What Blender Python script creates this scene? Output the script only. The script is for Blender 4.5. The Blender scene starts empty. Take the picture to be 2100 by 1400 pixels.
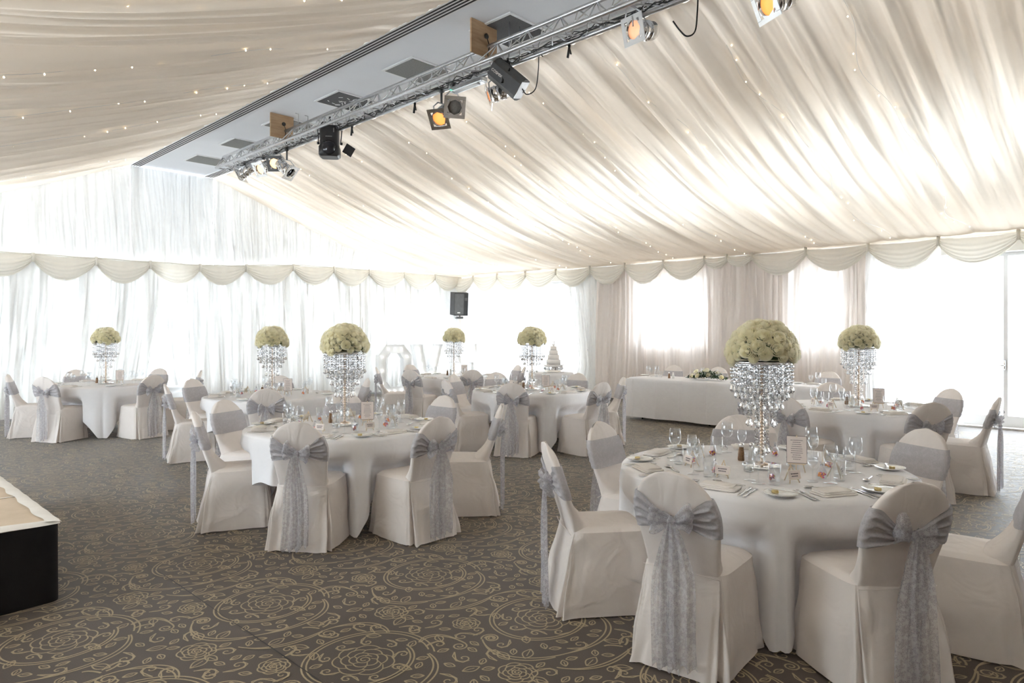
import bpy, math, random
import numpy as np
from mathutils import Vector, Matrix
PI=math.pi; sin=math.sin; cos=math.cos
SC=bpy.context.scene
# ------------------------------------------------------------------ camera
S_,C_=.7193,.6947; H=1.565
cam_d=bpy.data.cameras.new('camera'); cam=bpy.data.objects.new('camera',cam_d); SC.collection.objects.link(cam); SC.camera=cam
cam.location=(0,0,H); cam.rotation_euler=(PI/2,0,-math.radians(46.0))
cam_d.sensor_width=36; cam_d.lens=24; cam_d.shift_y=-20/2100; cam_d.clip_start=.05; cam_d.clip_end=200
# ------------------------------------------------------------------ sky, exposure
W=bpy.data.worlds.new('sky'); SC.world=W; W.use_nodes=True
bg=W.node_tree.nodes['Background']; bg.inputs[0].default_value=(.86,.93,1,1); bg.inputs[1].default_value=3.6
SC.view_settings.view_transform='Standard'; SC.view_settings.look='None'; SC.view_settings.gamma=1
SC.view_settings.use_curve_mapping=False; SC.view_settings.exposure=1.84
cy=SC.cycles
cy.max_bounces=12; cy.diffuse_bounces=7; cy.glossy_bounces=4; cy.transmission_bounces=8; cy.transparent_max_bounces=24
cy.sample_clamp_indirect=6; cy.caustics_reflective=False; cy.caustics_refractive=False; cy.use_denoising=True
def at(x,y,z):
    t=(H-z)*1400/(y-680) if z<H else (z-H)*1400/(680-y)
    l=(x-1050)/1400
    return ((S_+C_*l)*t,(C_-S_*l)*t)
# ------------------------------------------------------------------ materials
def mat(name,col=(.8,.8,.8),rough=.6,metal=0,spec=.5,emit=None,es=0):
    m=bpy.data.materials.new(name); m.use_nodes=True; b=m.node_tree.nodes['Principled BSDF']
    b.inputs['Base Color'].default_value=(*col,1); b.inputs['Roughness'].default_value=rough
    b.inputs['Metallic'].default_value=metal; b.inputs['Specular IOR Level'].default_value=spec
    if emit: b.inputs['Emission Color'].default_value=(*emit,1); b.inputs['Emission Strength'].default_value=es
    return m
class NT:
    def __init__(s,m):
        s.t=m.node_tree; s.n=s.t.nodes; s.l=s.t.links
    def add(s,typ,ins=None,**kw):
        x=s.n.new(typ)
        for k,v in kw.items(): setattr(x,k,v)
        for k,v in (ins or {}).items():
            if isinstance(v,bpy.types.NodeSocket): s.l.new(v,x.inputs[k])
            else: x.inputs[k].default_value=v
        return x
def cloth(name,col,trans=.3,clear=0.0,tcol=None,noise=.04,nscale=9,lace=None,weave=0,wrinkle=0,fold_shade=None,shade_range=(.55,1.15)):
    m=bpy.data.materials.new(name); m.use_nodes=True; g=NT(m); g.n.clear()
    tc=g.add('ShaderNodeTexCoord')
    nz=g.add('ShaderNodeTexNoise',{'Vector':tc.outputs['Object'],'Scale':nscale,'Detail':4})
    mr=g.add('ShaderNodeMapRange',{'Value':nz.outputs[0],'To Min':1-noise,'To Max':1+noise})
    mx=g.add('ShaderNodeVectorMath',{0:col,'Scale':mr.outputs[0]},operation='SCALE')
    d=g.add('ShaderNodeBsdfDiffuse',{'Color':mx.outputs[0]})
    t=g.add('ShaderNodeBsdfTranslucent',{'Color':(*(tcol or col),1)})
    ms=g.add('ShaderNodeMixShader',{0:trans,1:d.outputs[0],2:t.outputs[0]})
    out=ms
    if fold_shade:   # streaked translucency puts fold shading in, as where gathered cloth lies doubled
        mp=g.add('ShaderNodeMapping',{'Vector':tc.outputs['Object'],'Scale':fold_shade})
        ln=g.add('ShaderNodeTexNoise',{'Vector':mp.outputs[0],'Scale':1,'Detail':5,'Roughness':.62})
        lr=g.add('ShaderNodeMapRange',{'Value':ln.outputs[0],'From Min':.38,'From Max':.62,'To Min':trans*shade_range[0],'To Max':trans*shade_range[1]})
        g.l.new(lr.outputs[0],ms.inputs[0])
    if weave:
        wn=g.add('ShaderNodeTexNoise',{'Vector':tc.outputs['Object'],'Scale':weave,'Detail':2})
        bp=g.add('ShaderNodeBump',{'Strength':.25,'Distance':.002,'Height':wn.outputs[0]})
        if wrinkle:
            wm=g.add('ShaderNodeTexNoise',{'Vector':tc.outputs['Object'],'Scale':5.5,'Detail':2,'Distortion':1.2})
            b2=g.add('ShaderNodeBump',{'Strength':wrinkle,'Distance':.03,'Height':wm.outputs[0],'Normal':bp.outputs[0]}); bp=b2
        g.l.new(bp.outputs[0],d.inputs['Normal'])
    if clear or lace:
        tr=g.add('ShaderNodeBsdfTransparent')
        fac=clear
        if lace:
            v=g.add('ShaderNodeTexVoronoi',{'Vector':tc.outputs['Object'],'Scale':lace},feature='DISTANCE_TO_EDGE')
            n2=g.add('ShaderNodeTexNoise',{'Vector':tc.outputs['Object'],'Scale':lace*.45,'Detail':3})
            a=g.add('ShaderNodeMath',{0:v.outputs['Distance'],1:.07},operation='LESS_THAN')
            b=g.add('ShaderNodeMath',{0:n2.outputs[0],1:.54},operation='GREATER_THAN')
            c=g.add('ShaderNodeMath',{0:a.outputs[0],1:b.outputs[0]},operation='MAXIMUM')
            f=g.add('ShaderNodeMapRange',{'Value':c.outputs[0],'To Min':clear,'To Max':clear*.62})
            fac=f.outputs[0]
        out=g.add('ShaderNodeMixShader',{0:fac,1:ms.outputs[0],2:tr.outputs[0]})
    o=g.add('ShaderNodeOutputMaterial'); g.l.new(out.outputs[0],o.inputs[0])
    return m
def thin_glass(name,tint=(.97,.98,.98),gl=.12,rough=.02,ior=1.5):
    m=bpy.data.materials.new(name); m.use_nodes=True; g=NT(m); g.n.clear()
    tr=g.add('ShaderNodeBsdfTransparent',{'Color':(*tint,1)})
    gs=g.add('ShaderNodeBsdfGlossy',{'Color':(1,1,1,1),'Roughness':rough})
    fr=g.add('ShaderNodeLayerWeight',{'Blend':.5})
    pw=g.add('ShaderNodeMath',{0:fr.outputs['Facing'],1:5},operation='POWER')
    ml=g.add('ShaderNodeMath',{0:pw.outputs[0],1:1.0},operation='MULTIPLY')
    ad=g.add('ShaderNodeMath',{0:ml.outputs[0],1:gl+.015},operation='ADD',use_clamp=True)
    ms=g.add('ShaderNodeMixShader',{0:ad.outputs[0],1:tr.outputs[0],2:gs.outputs[0]})
    o=g.add('ShaderNodeOutputMaterial'); g.l.new(ms.outputs[0],o.inputs[0]); return m
def noisy(name,c1,c2,scale=5,rough=.7,metal=0,bump=0,stretch=(1,1,1),detail=5):
    m=mat(name,c1,rough,metal); g=NT(m); b=g.n['Principled BSDF']
    tc=g.add('ShaderNodeTexCoord'); mp=g.add('ShaderNodeMapping',{'Vector':tc.outputs['Object'],'Scale':stretch})
    nz=g.add('ShaderNodeTexNoise',{'Vector':mp.outputs[0],'Scale':scale,'Detail':detail})
    r=g.add('ShaderNodeValToRGB',{'Fac':nz.outputs[0]})
    r.color_ramp.elements[0].position=.3; r.color_ramp.elements[1].position=.7
    r.color_ramp.elements[0].color=(*c1,1); r.color_ramp.elements[1].color=(*c2,1)
    g.l.new(r.outputs[0],b.inputs['Base Color'])
    if bump:
        bp=g.add('ShaderNodeBump',{'Strength':bump,'Distance':.004,'Height':nz.outputs[0]}); g.l.new(bp.outputs[0],b.inputs['Normal'])
    return m
M={}
M['cover']=cloth('ivory_chair_cover',(.83,.775,.735),.14,weave=260,wrinkle=.55)
M['linen']=cloth('white_table_linen',(.88,.87,.88),.10,weave=300,wrinkle=.22)
M['sash']=cloth('silver_lace_organza',(.59,.575,.60),.35,clear=.58,lace=130)
M['band']=cloth('silver_lace_band',(.575,.56,.58),.2,clear=.25,lace=95)
M['sheer']=cloth('white_sheer_curtain',(.90,.90,.89),.085,clear=.004,fold_shade=(7,7,.25),shade_range=(.25,1.3))
M['gable']=cloth('white_pleated_gable_cloth',(.88,.89,.89),.043,fold_shade=(14,14,.3))
M['peach']=cloth('blush_sheer_curtain',(.96,.895,.855),.29,clear=.006,fold_shade=(8,8,.3))
M['tulle']=cloth('fine_sheer_voile',(.95,.95,.95),.4,clear=.3)
M['drape']=cloth('cream_ceiling_voile',(.87,.785,.685),.17,tcol=(.97,.885,.78),noise=.02,fold_shade=(.22,6.5,.3),shade_range=(.35,1.25))
M['pelmet']=cloth('cream_pelmet_satin',(.87,.84,.77),.13)
M['ceil']=noisy('grey_painted_ceiling',(.80,.82,.86),(.83,.85,.89),2,.8)
M['white']=noisy('white_paint',(.82,.83,.84),(.86,.87,.88),4,.5)
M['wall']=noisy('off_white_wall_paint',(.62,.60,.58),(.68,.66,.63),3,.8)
M['dimwall']=noisy('low_bounce_wall_paint',(.30,.26,.23),(.34,.30,.26),3,.8)  # unseen walls, darkened so less light bounces onto the chair backs
M['slotblack']=mat('black_slot',(.012,.012,.014),.6)
M['grille']=noisy('grey_speckled_tile',(.20,.20,.195),(.27,.27,.26),60,.8)
M['grilledark']=noisy('dark_speckled_tile',(.07,.07,.075),(.11,.11,.115),60,.8)
M['alu']=noisy('brushed_aluminium',(.55,.56,.58),(.66,.67,.69),25,.38,1)
M['chrome']=noisy('polished_metal',(.78,.78,.78),(.85,.85,.85),12,.14,1)
M['steel']=noisy('cutlery_steel',(.62,.61,.60),(.72,.71,.70),9,.2,1)
M['ply']=noisy('plywood',(.42,.27,.15),(.55,.38,.23),4,.7,stretch=(1,1,8))
M['black']=noisy('black_casing',(.018,.018,.02),(.03,.03,.032),12,.4)
M['dkgrey']=noisy('dark_grey_casing',(.085,.085,.085),(.11,.11,.11),12,.45)
M['blackcloth']=noisy('black_stage_cloth',(.004,.004,.0045),(.007,.007,.008),8,.95)
M['cable']=mat('black_cable',(.015,.015,.015),.5)
M['amber']=mat('amber_lamp',(.9,.4,.15),.4,emit=(1,.25,.05),es=.55)
M['amberhot']=mat('bright_amber_lamp',(.9,.6,.3),.4,emit=(1,.58,.24),es=.75)
M['peachgel']=mat('pale_amber_lamp',(.9,.5,.35),.4,emit=(1,.42,.22),es=.28)
M['green']=mat('green_led',(.1,.8,.4),.4,emit=(.05,1,.45),es=1)
M['bulb']=mat('fairy_bulb',(1,.9,.6),.4,emit=(1,.80,.50),es=4)
M['wbulb']=mat('white_bulb',(1,1,.95),.4,emit=(1,.97,.9),es=1.5)
M['lens']=mat('dark_lens',(.02,.02,.025),.08)
M['glass']=thin_glass('window_glass',gl=0,tint=(.98,.99,.99))
M['stem']=thin_glass('clear_table_glass',tint=(.965,.972,.978),gl=.045,ior=1.45)
M['bag']=thin_glass('clear_film',tint=(.93,.94,.96),gl=.08,rough=.15)
m=bpy.data.materials.new('cut_crystal'); m.use_nodes=True; g=NT(m); g.n.clear()
a=g.add('ShaderNodeBsdfGlass',{'Color':(1,1,1,1),'Roughness':0.0,'IOR':1.6}); b=g.add('ShaderNodeBsdfTransparent',{'Color':(.93,.94,.96,1)})
c=g.add('ShaderNodeBsdfGlossy',{'Color':(1,1,1,1),'Roughness':.02}); x=g.add('ShaderNodeMixShader',{0:.35,1:a.outputs[0],2:b.outputs[0]})
x2=g.add('ShaderNodeMixShader',{0:.32,1:x.outputs[0],2:c.outputs[0]})
o=g.add('ShaderNodeOutputMaterial'); g.l.new(x2.outputs[0],o.inputs[0]); M['crystal']=m
M['gold']=noisy('champagne_metal',(.62,.50,.40),(.70,.58,.47),20,.25,1)
M['mirror']=mat('mirror_glass',(.8,.82,.83),.03,1)
m=cloth('ivory_rose_petal',(.985,.96,.83),.5,tcol=(.99,.96,.80),noise=.06,nscale=30); M['rose']=m
M['leaf']=noisy('dark_green_leaf',(.02,.06,.025),(.05,.12,.045),20,.5)
M['china']=noisy('white_china',(.82,.82,.80),(.85,.85,.83),5,.15)
M['napkin']=cloth('cream_napkin',(.83,.79,.75),.1,weave=300)
M['foil']=noisy('gold_butter_foil',(.42,.31,.12),(.62,.50,.24),80,.35,.5)
M['card']=noisy('pale_card',(.74,.66,.62),(.76,.68,.64),6,.8)
M['ink']=mat('grey_ink',(.16,.14,.15),.8)
M['stick']=noisy('pale_wooden_stick',(.62,.50,.36),(.72,.60,.46),12,.6)
M['pepper']=noisy('peppercorns',(.12,.06,.025),(.28,.16,.08),150,.5)
M['salt']=mat('salt',(.85,.85,.83),.8)
M['wax']=mat('white_wax',(.85,.82,.76),.5)
M['icing']=noisy('white_icing',(.84,.80,.76),(.87,.83,.80),6,.5)
M['ribbon']=mat('silver_ribbon',(.62,.60,.58),.35,.3)
M['stage']=noisy('beige_stage_carpet',(.52,.42,.31),(.60,.49,.37),7,.95,bump=.3)
M['hem']=noisy('white_cloth_edge',(.78,.76,.72),(.84,.82,.78),10,.8)
M['pave']=noisy('pale_terrace_paving',(.66,.66,.65),(.72,.72,.71),3,.8)
M['screen']=noisy('fine_shaded_panel',(.40,.41,.42),(.44,.45,.46),3,.8)
sw=mat('coloured_sweets',(.8,.3,.1),.35); g=NT(sw); tc=g.add('ShaderNodeTexCoord')
v=g.add('ShaderNodeTexVoronoi',{'Vector':tc.outputs['Object'],'Scale':95}); r=g.add('ShaderNodeValToRGB',{'Fac':v.outputs['Color']})
r.color_ramp.interpolation='CONSTANT'; r.color_ramp.elements[0].color=(.85,.25,.05,1); r.color_ramp.elements[1].position=.7; r.color_ramp.elements[1].color=(.85,.5,.08,1)
for p,cc in ((.35,(.7,.05,.25,1)),(.5,(.9,.35,.1,1)),(.6,(.25,.08,.45,1))):
    e=r.color_ramp.elements.new(p); e.color=cc
g.l.new(r.outputs[0],g.n['Principled BSDF'].inputs['Base Color']); M['sweets']=sw
# carpet: dark taupe pile and the woven gold line
def pile(name,c1,c2):
    m=mat(name,c1,.6,spec=.3); g=NT(m); b=g.n['Principled BSDF']; tc=g.add('ShaderNodeTexCoord')
    nz=g.add('ShaderNodeTexNoise',{'Vector':tc.outputs['Object'],'Scale':230,'Detail':2})
    n2=g.add('ShaderNodeTexNoise',{'Vector':tc.outputs['Object'],'Scale':1.3,'Detail':3})
    ad=g.add('ShaderNodeMath',{0:nz.outputs[0],1:n2.outputs[0]},operation='ADD'); hf=g.add('ShaderNodeMath',{0:ad.outputs[0],1:.5},operation='MULTIPLY')
    r=g.add('ShaderNodeValToRGB',{'Fac':hf.outputs[0]}); r.color_ramp.elements[0].position=.35; r.color_ramp.elements[1].position=.65
    r.color_ramp.elements[0].color=(*c1,1); r.color_ramp.elements[1].color=(*c2,1); g.l.new(r.outputs[0],b.inputs['Base Color'])
    b.inputs['Sheen Weight'].default_value=.15; b.inputs['Sheen Roughness'].default_value=.4
    return m
M['pile']=pile('taupe_carpet_pile',(.064,.050,.042),(.105,.084,.071)); M['pileline']=pile('gold_carpet_pile',(.33,.265,.165),(.43,.35,.225))
M['pilefill']=pile('mid_taupe_carpet_pile',(.105,.082,.062),(.15,.12,.09))
# ------------------------------------------------------------------ mesh helpers
class MB:
    def __init__(s): s.v=[]; s.f=[]; s.mi=[]; s.cur=0
    def add(s,vs,fs,mtx=None):
        b=len(s.v)
        s.v+= [tuple(mtx@Vector(p)) for p in vs] if mtx is not None else [tuple(p) for p in vs]
        s.f+=[tuple(i+b for i in f) for f in fs]; s.mi+=[s.cur]*len(fs); return s
    def box(s,x0,x1,y0,y1,z0,z1,mtx=None):
        vs=[(x,y,z) for x in (x0,x1) for y in (y0,y1) for z in (z0,z1)]
        return s.add(vs,[(0,1,3,2),(4,6,7,5),(0,4,5,1),(2,3,7,6),(0,2,6,4),(1,5,7,3)],mtx)
    def grid(s,fn,nu,nv,cu=False,cv=False,mtx=None):
        vs=[fn(i/(nu if cu else nu-1),j/(nv if cv else nv-1)) for j in range(nv) for i in range(nu)]
        fs=[]
        for j in range(nv if cv else nv-1):
            for i in range(nu if cu else nu-1):
                a=j*nu+i; b=j*nu+(i+1)%nu; c=((j+1)%nv)*nu+(i+1)%nu; d=((j+1)%nv)*nu+i
                fs.append((a,b,c,d))
        return s.add(vs,fs,mtx)
    def lathe(s,prof,n=20,mtx=None,close=True):
        vs=[(r*cos(2*PI*i/n),r*sin(2*PI*i/n),z) for r,z in prof for i in range(n)]
        fs=[(j*n+i,j*n+(i+1)%n,(j+1)*n+(i+1)%n,(j+1)*n+i) for j in range(len(prof)-1) for i in range(n)]
        if close:
            if prof[0][0]>1e-5: fs.append(tuple(range(n))[::-1])
            if prof[-1][0]>1e-5: fs.append(tuple((len(prof)-1)*n+i for i in range(n)))
        return s.add(vs,fs,mtx)
    def tube(s,pts,r=.01,n=8,mtx=None,radii=None):
        pts=[Vector(p) for p in pts]; vs=[]; up=None; N=len(pts)
        for k,p in enumerate(pts):
            d=(pts[min(k+1,N-1)]-pts[max(k-1,0)]).normalized()
            if up is None: up=Vector((0,0,1)) if abs(d.z)<.9 else Vector((1,0,0))
            a=d.cross(up).normalized(); up=a.cross(d).normalized(); rr=radii[k] if radii else r
            vs+=[p+a*rr*cos(2*PI*i/n)+up*rr*sin(2*PI*i/n) for i in range(n)]
        fs=[(j*n+i,j*n+(i+1)%n,(j+1)*n+(i+1)%n,(j+1)*n+i) for j in range(N-1) for i in range(n)]
        fs+=[tuple(range(n))[::-1],tuple((N-1)*n+i for i in range(n))]
        return s.add(vs,fs,mtx)
    def prism(s,poly,h,mtx=None):
        n=len(poly); vs=[(x,y,0) for x,y in poly]+[(x,y,h) for x,y in poly]
        return s.add(vs,[tuple(range(n))[::-1],tuple(range(n,2*n))]+[(i,(i+1)%n,n+(i+1)%n,n+i) for i in range(n)],mtx)
    def build(s,name,m,parent=None,smooth=True,loc=None,rot=None,bevel=0):
        me=bpy.data.meshes.new(name); me.from_pydata(s.v,[],s.f); 
        for mm in (m if isinstance(m,(list,tuple)) else [m]): me.materials.append(M[mm])
        if any(s.mi): me.polygons.foreach_set('material_index',s.mi)
        me.polygons.foreach_set('use_smooth',[smooth]*len(s.f)); me.update()
        o=bpy.data.objects.new(name,me); SC.collection.objects.link(o)
        if smooth=='auto': pass
        if parent: o.parent=parent
        if loc: o.location=loc
        if rot: o.rotation_euler=rot
        if bevel:
            b=o.modifiers.new('bevel','BEVEL'); b.width=bevel; b.segments=2; b.limit_method='ANGLE'
        return o
def tag(o,label=None,cat=None,group=None,kind=None):
    if label: o['label']=label
    if cat: o['category']=cat
    if group: o['group']=group
    if kind: o['kind']=kind
    return o
def thing(name,label,cat,loc=(0,0,0),rz=0,group=None):
    o=bpy.data.objects.new(name,None); o.empty_display_size=.1; SC.collection.objects.link(o)
    o.location=loc; o.rotation_euler=(0,0,rz); return tag(o,label,cat,group)
def struct(name,mb,m,smooth=False): return tag(mb.build(name,m,smooth=smooth),kind='structure')
def dup(root,loc,rz=0,label=None,group=None,keep_rot=False):
    r=root.copy(); SC.collection.objects.link(r); r.location=loc
    if not keep_rot: r.rotation_euler=(0,0,rz)
    if label: r['label']=label
    if group: r['group']=group
    for ch in list(root.children):
        c=ch.copy(); SC.collection.objects.link(c); c.parent=r
        for q in list(ch.children):
            e=q.copy(); SC.collection.objects.link(e); e.parent=c
    return r
class Kind:   # builds the first one in place, copies it afterwards
    def __init__(s,fn): s.fn=fn; s.o=None
    def put(s,loc,rz,label,group=None):
        if s.o is None:
            s.o=s.fn(); o=s.o; o.location=loc; o.rotation_euler=(0,0,rz); o['label']=label
            if group: o['group']=group
            return o
        return dup(s.o,loc,rz,label,group)
def text(body,size,mtx,parent,name='lettering',m='white',ext=.001):
    c=bpy.data.curves.new(name,'FONT'); c.body=body; c.size=size; c.extrude=ext; c.align_x='CENTER'; c.align_y='CENTER'
    o=bpy.data.objects.new(name,c); SC.collection.objects.link(o); bpy.context.view_layer.update()
    me=bpy.data.meshes.new_from_object(o.evaluated_get(bpy.context.evaluated_depsgraph_get())); bpy.data.objects.remove(o)
    me.materials.clear(); me.materials.append(M[m]); q=bpy.data.objects.new(name,me); SC.collection.objects.link(q)
    q.parent=parent; q.matrix_local=mtx; return q
def T(x,y,z): return Matrix.Translation((x,y,z))
def R(a,ax): return Matrix.Rotation(a,4,ax)
def lerp(a,b,t): return a+(b-a)*t
def sstep(a,b,x):
    t=max(0,min(1,(x-a)/(b-a))); return t*t*(3-2*t)
def fold(seed,base=1.0):
    r=random.Random(seed); fr=[(base*f*(1+.3*r.random()),r.random()*6.28,w) for f,w in ((1,.5),(2.3,.6),(4.1,.5),(7.3,.35),(12.7,.22))]
    def g(x):
        q=0
        for f,p,w in fr:
            q+=w*(1-2*abs(sin(f*x+p+.6*sin(f*.37*x+p)))**.8)
        return q
    return g
# ------------------------------------------------------------------ shell
XR=13.2; YB=15.0; XL=-2.4; YF=-4.0; ZE=3.12; SX0,SX1,SZ=4.48,6.13,4.9
def roofz(x):   # outer roof line above the drapes
    if x>SX1: return lerp(SZ+.55,ZE+.75,(x-SX1)/(XR+.45-SX1))
    return lerp(SZ+.55,ZE+.75,(SX0-x)/(SX0-XL+.25))
def carpet():
    rnd=random.Random(5); P=[]   # strokes: (points, width, closed)
    def st(pts,w=.0075): P.append((pts,w*1.12))
    def spiral(cx,cy,r0,r1,a0,turns,n=36,w=.0075,ex=1):
        st([(cx+(r0+(r1-r0)*i/n)*cos(a0+2*PI*turns*i/n)*ex,cy+(r0+(r1-r0)*i/n)*sin(a0+2*PI*turns*i/n)) for i in range(n+1)],w)
    def rose(cx,cy,s,ph):
        for rr,k,amp in ((.135,7,.017),(.098,6,.014),(.062,5,.011)):
            n=k*8; st([(cx+s*(rr+amp*abs(sin(k*PI*i/n))-.3*amp)*cos(2*PI*i/n+ph+rr*9),cy+s*(rr+amp*abs(sin(k*PI*i/n)))*sin(2*PI*i/n+ph+rr*9)) for i in range(n+1)],.0065)
            for q in range(k):
                a=2*PI*q/k+ph+rr*9; st([(cx+s*rr*cos(a),cy+s*rr*sin(a)),(cx+s*(rr-.028)*cos(a+.25),cy+s*(rr-.028)*sin(a+.25))],.005)
        spiral(cx,cy,.045*s,.008*s,ph,1.8,22,.006)
    def curl(cx,cy,s,a,d=1):
        n=16; pts=[]
        for i in range(n+1):
            t=i/n; r=s*(.034*(1-t)+.006); th=a+d*t*2*PI*1.15
            pts.append((cx+r*cos(th),cy+r*sin(th)))
        x0,y0=pts[0]; tx,ty=-d*sin(a),d*cos(a)
        st([(x0-tx*.075*s,y0-ty*.075*s+.0),(x0-tx*.03*s,y0-ty*.03*s)]+pts,.0062)
        st([(x0-tx*.075*s,y0-ty*.075*s),(x0-tx*.03*s+cos(a)*.014*s,y0-ty*.03*s+sin(a)*.014*s),(cx+s*.045*cos(a+d*.5),cy+s*.045*sin(a+d*.5)),(cx+s*.044*cos(a+d*1.4),cy+s*.044*sin(a+d*1.4)),(cx+s*.036*cos(a+d*2.4),cy+s*.036*sin(a+d*2.4))],.0055)
    def leaf(x,y,s,a):
        for sd in (1,-1):
            st([(x+s*t*cos(a)-sd*s*.26*sin(PI*t)*sin(a),y+s*t*sin(a)+sd*s*.26*sin(PI*t)*cos(a)) for t in [i/10 for i in range(11)]],.006)
        st([(x,y),(x+s*.7*cos(a),y+s*.7*sin(a))],.0045)
    def bez(p0,p1,p2,p3,n=26): return [tuple((1-t)**3*a+3*(1-t)**2*t*b+3*(1-t)*t*t*c+t**3*d for a,b,c,d in zip(p0,p1,p2,p3)) for t in [i/n for i in range(n+1)]]
    def dbl(pts,off0,off1=None):
        off1=off0 if off1 is None else off1; q=[]
        for i,p in enumerate(pts):
            a=pts[max(i-1,0)]; b=pts[min(i+1,len(pts)-1)]; dx,dy=b[0]-a[0],b[1]-a[1]; L=math.hypot(dx,dy) or 1
            o=lerp(off0,off1,i/(len(pts)-1))*sin(PI*min(1,.12+i/(len(pts)-1)))
            q.append((p[0]-dy/L*o,p[1]+dx/L*o))
        st(pts); st(q)
    rose(0,0,1,0)
    for r0,r1,a0,tn in ((.315,.215,-.6,1.08),(.29,.20,-.5,1.04)): spiral(0,0,r0,r1,a0,tn,54,ex=1.1)
    for k in range(7):
        a=-.4+k*.62; curl(.345*cos(a)*1.1,.345*sin(a),.8,a+2,1 if k%2 else -1)
    for x,y,s_,a in ((.10,-.24,.08,2),(-.22,-.08,.08,4),(-.17,.17,.08,1),(.15,.21,.08,5.5),(.23,-.05,.07,.5)): leaf(x,y,s_,a)
    dbl(bez((.30*cos(-.6),.30*sin(-.6)),(.20,-.40),(-.1,-.42),(-.28,-.33)),.026)
    dbl(bez((-.28,-.33),(-.44,-.25),(-.50,-.08),(-.40,.05)),.03,.016); spiral(-.36,.03,.05,.01,2.6,-1.6,22); spiral(-.36,.03,.032,.008,2.4,-1.2,16)
    dbl(bez((.26,.16),(.34,.30),(.20,.44),(.02,.42)),.028); spiral(.03,.375,.05,.01,1.6,1.7,22)
    dbl(bez((.02,.42),(-.12,.40),(-.30,.42),(-.36,.56)),.02); dbl(bez((.30,-.05),(.38,.0),(.46,-.08),(.45,-.22)),.022); spiral(.41,-.22,.04,.008,0,-1.6,20)
    rose(.42,.36,.62,1.1); rose(-.33,.25,.5,.4)
    for k in range(9):
        a=2*PI*k/9+.2; curl(.185*cos(a),.185*sin(a),.72,a+1.3*(k%3),1 if k%2 else -1)
    for k,(x,y,a) in enumerate(((.37,.10,1),(.34,-.33,2.5),(.15,-.44,.3),(-.1,-.34,4),(-.42,-.42,1.2),(-.2,.36,5),(.2,.33,3.4),(-.45,.15,.5),(.12,.48,2),(.5,.08,4.4),(.48,-.4,3))): curl(x,y,.95,a,1 if k%2 else -1)
    for x,y,s,a in ((.33,.21,.11,.4),(-.31,-.20,.10,3.6),(.02,-.40,.10,-1.0),(-.12,.30,.10,2.2),(.25,-.42,.09,-.3),(-.44,-.1,.1,4.5),(.45,.2,.09,1.8),(-.25,.47,.10,.2),(.38,-.12,.08,1.2)): leaf(x,y,s,a)
    st([(-.03+.06*t,.53-.07*t*t) for t in [i/6 for i in range(7)]],.010); st([(.05+.07*t,.462+.04*t-.01*sin(3*t)) for t in [i/6 for i in range(7)]],.010)
    # small curls, leaves and buds fill what the large scrolls leave free
    A=np.array([p for pts,_ in P for p in pts]); lat=[(i*.94,j*.97+i*.67) for i in (-1,0,1) for j in (-2,-1,0,1)]; allp=np.concatenate([A+np.array(q) for q in lat]+[A])
    for k in range(1400):
        x,y=rnd.uniform(-.47,.47),rnd.uniform(-.485,.485)
        cl=np.min(np.hypot(allp[:,0]-x,allp[:,1]-y))
        if cl<.040: continue
        n0=len(P); a=rnd.random()*6.28
        if cl>.06 and rnd.random()<.7: curl(x,y,min(1.0,cl/.055),a,rnd.choice((1,-1)))
        else: leaf(x-.03*cos(a),y-.03*sin(a),.062,a)
        B=np.array([p for pts,_ in P[n0:] for p in pts]); allp=np.concatenate([allp]+[B+np.array(q) for q in lat]+[B])
    V=[];F=[];ZO=[]
    for ks,(pts,w) in enumerate(P):
        n=len(pts); b=len(V)
        for i,p in enumerate(pts):
            a=pts[max(i-1,0)]; c=pts[min(i+1,n-1)]; dx,dy=c[0]-a[0],c[1]-a[1]; L=math.hypot(dx,dy) or 1
            V.append((p[0]-dy/L*w/2,p[1]+dx/L*w/2)); V.append((p[0]+dy/L*w/2,p[1]-dx/L*w/2))
        F+=[(b+2*i,b+2*i+1,b+2*i+3,b+2*i+2) for i in range(n-1)]; ZO+=[(ks%13)*1.1e-4]*(2*n)
    V=np.array(V); F=np.array(F); vs=[]; fs=[]; base=0
    for i in range(-2,14):
        for j in range(-3,18):
            cx=1.853+.94*(i-2); cyy=2.77+.97*j+(.67*(i-2))%.97
            if not(-1<cx<12.6 and -.5<cyy<14.4): continue
            t=S_*cx+C_*cyy; l=C_*cx-S_*cyy
            if t<.9 or abs(l)>.75*t+1.2: continue
            q=np.zeros((len(V),3)); q[:,0]=V[:,0]+cx; q[:,1]=V[:,1]+cyy; q[:,2]=.0008+np.array(ZO)+((i+2*j)%4)*2.5e-5
            vs.append(q); fs.append(F+base); base+=len(V)
    vs=np.concatenate(vs); fs=np.concatenate(fs)
    mb=MB(); mb.box(XL-.2,XR+.42,YF-.2,YB+.25,-.12,0)
    nb=len(mb.v); verts=np.concatenate([np.array(mb.v),vs]); me=bpy.data.meshes.new('floor')
    me.from_pydata(verts.tolist(),[],mb.f+(fs+nb).tolist()); me.materials.append(M['pile']); me.materials.append(M['pileline'])
    me.polygons.foreach_set('material_index',[0]*len(mb.f)+[1]*len(fs)); me.update()
    o=bpy.data.objects.new('floor',me); SC.collection.objects.link(o); tag(o,kind='structure')
carpet()
tag(MB().box(13.60,30,-12,30,-.14,-.04).box(-12,13.6,15.25,30,-.14,-.04).build('terrace',['pave'],smooth=False),kind='structure')
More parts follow.
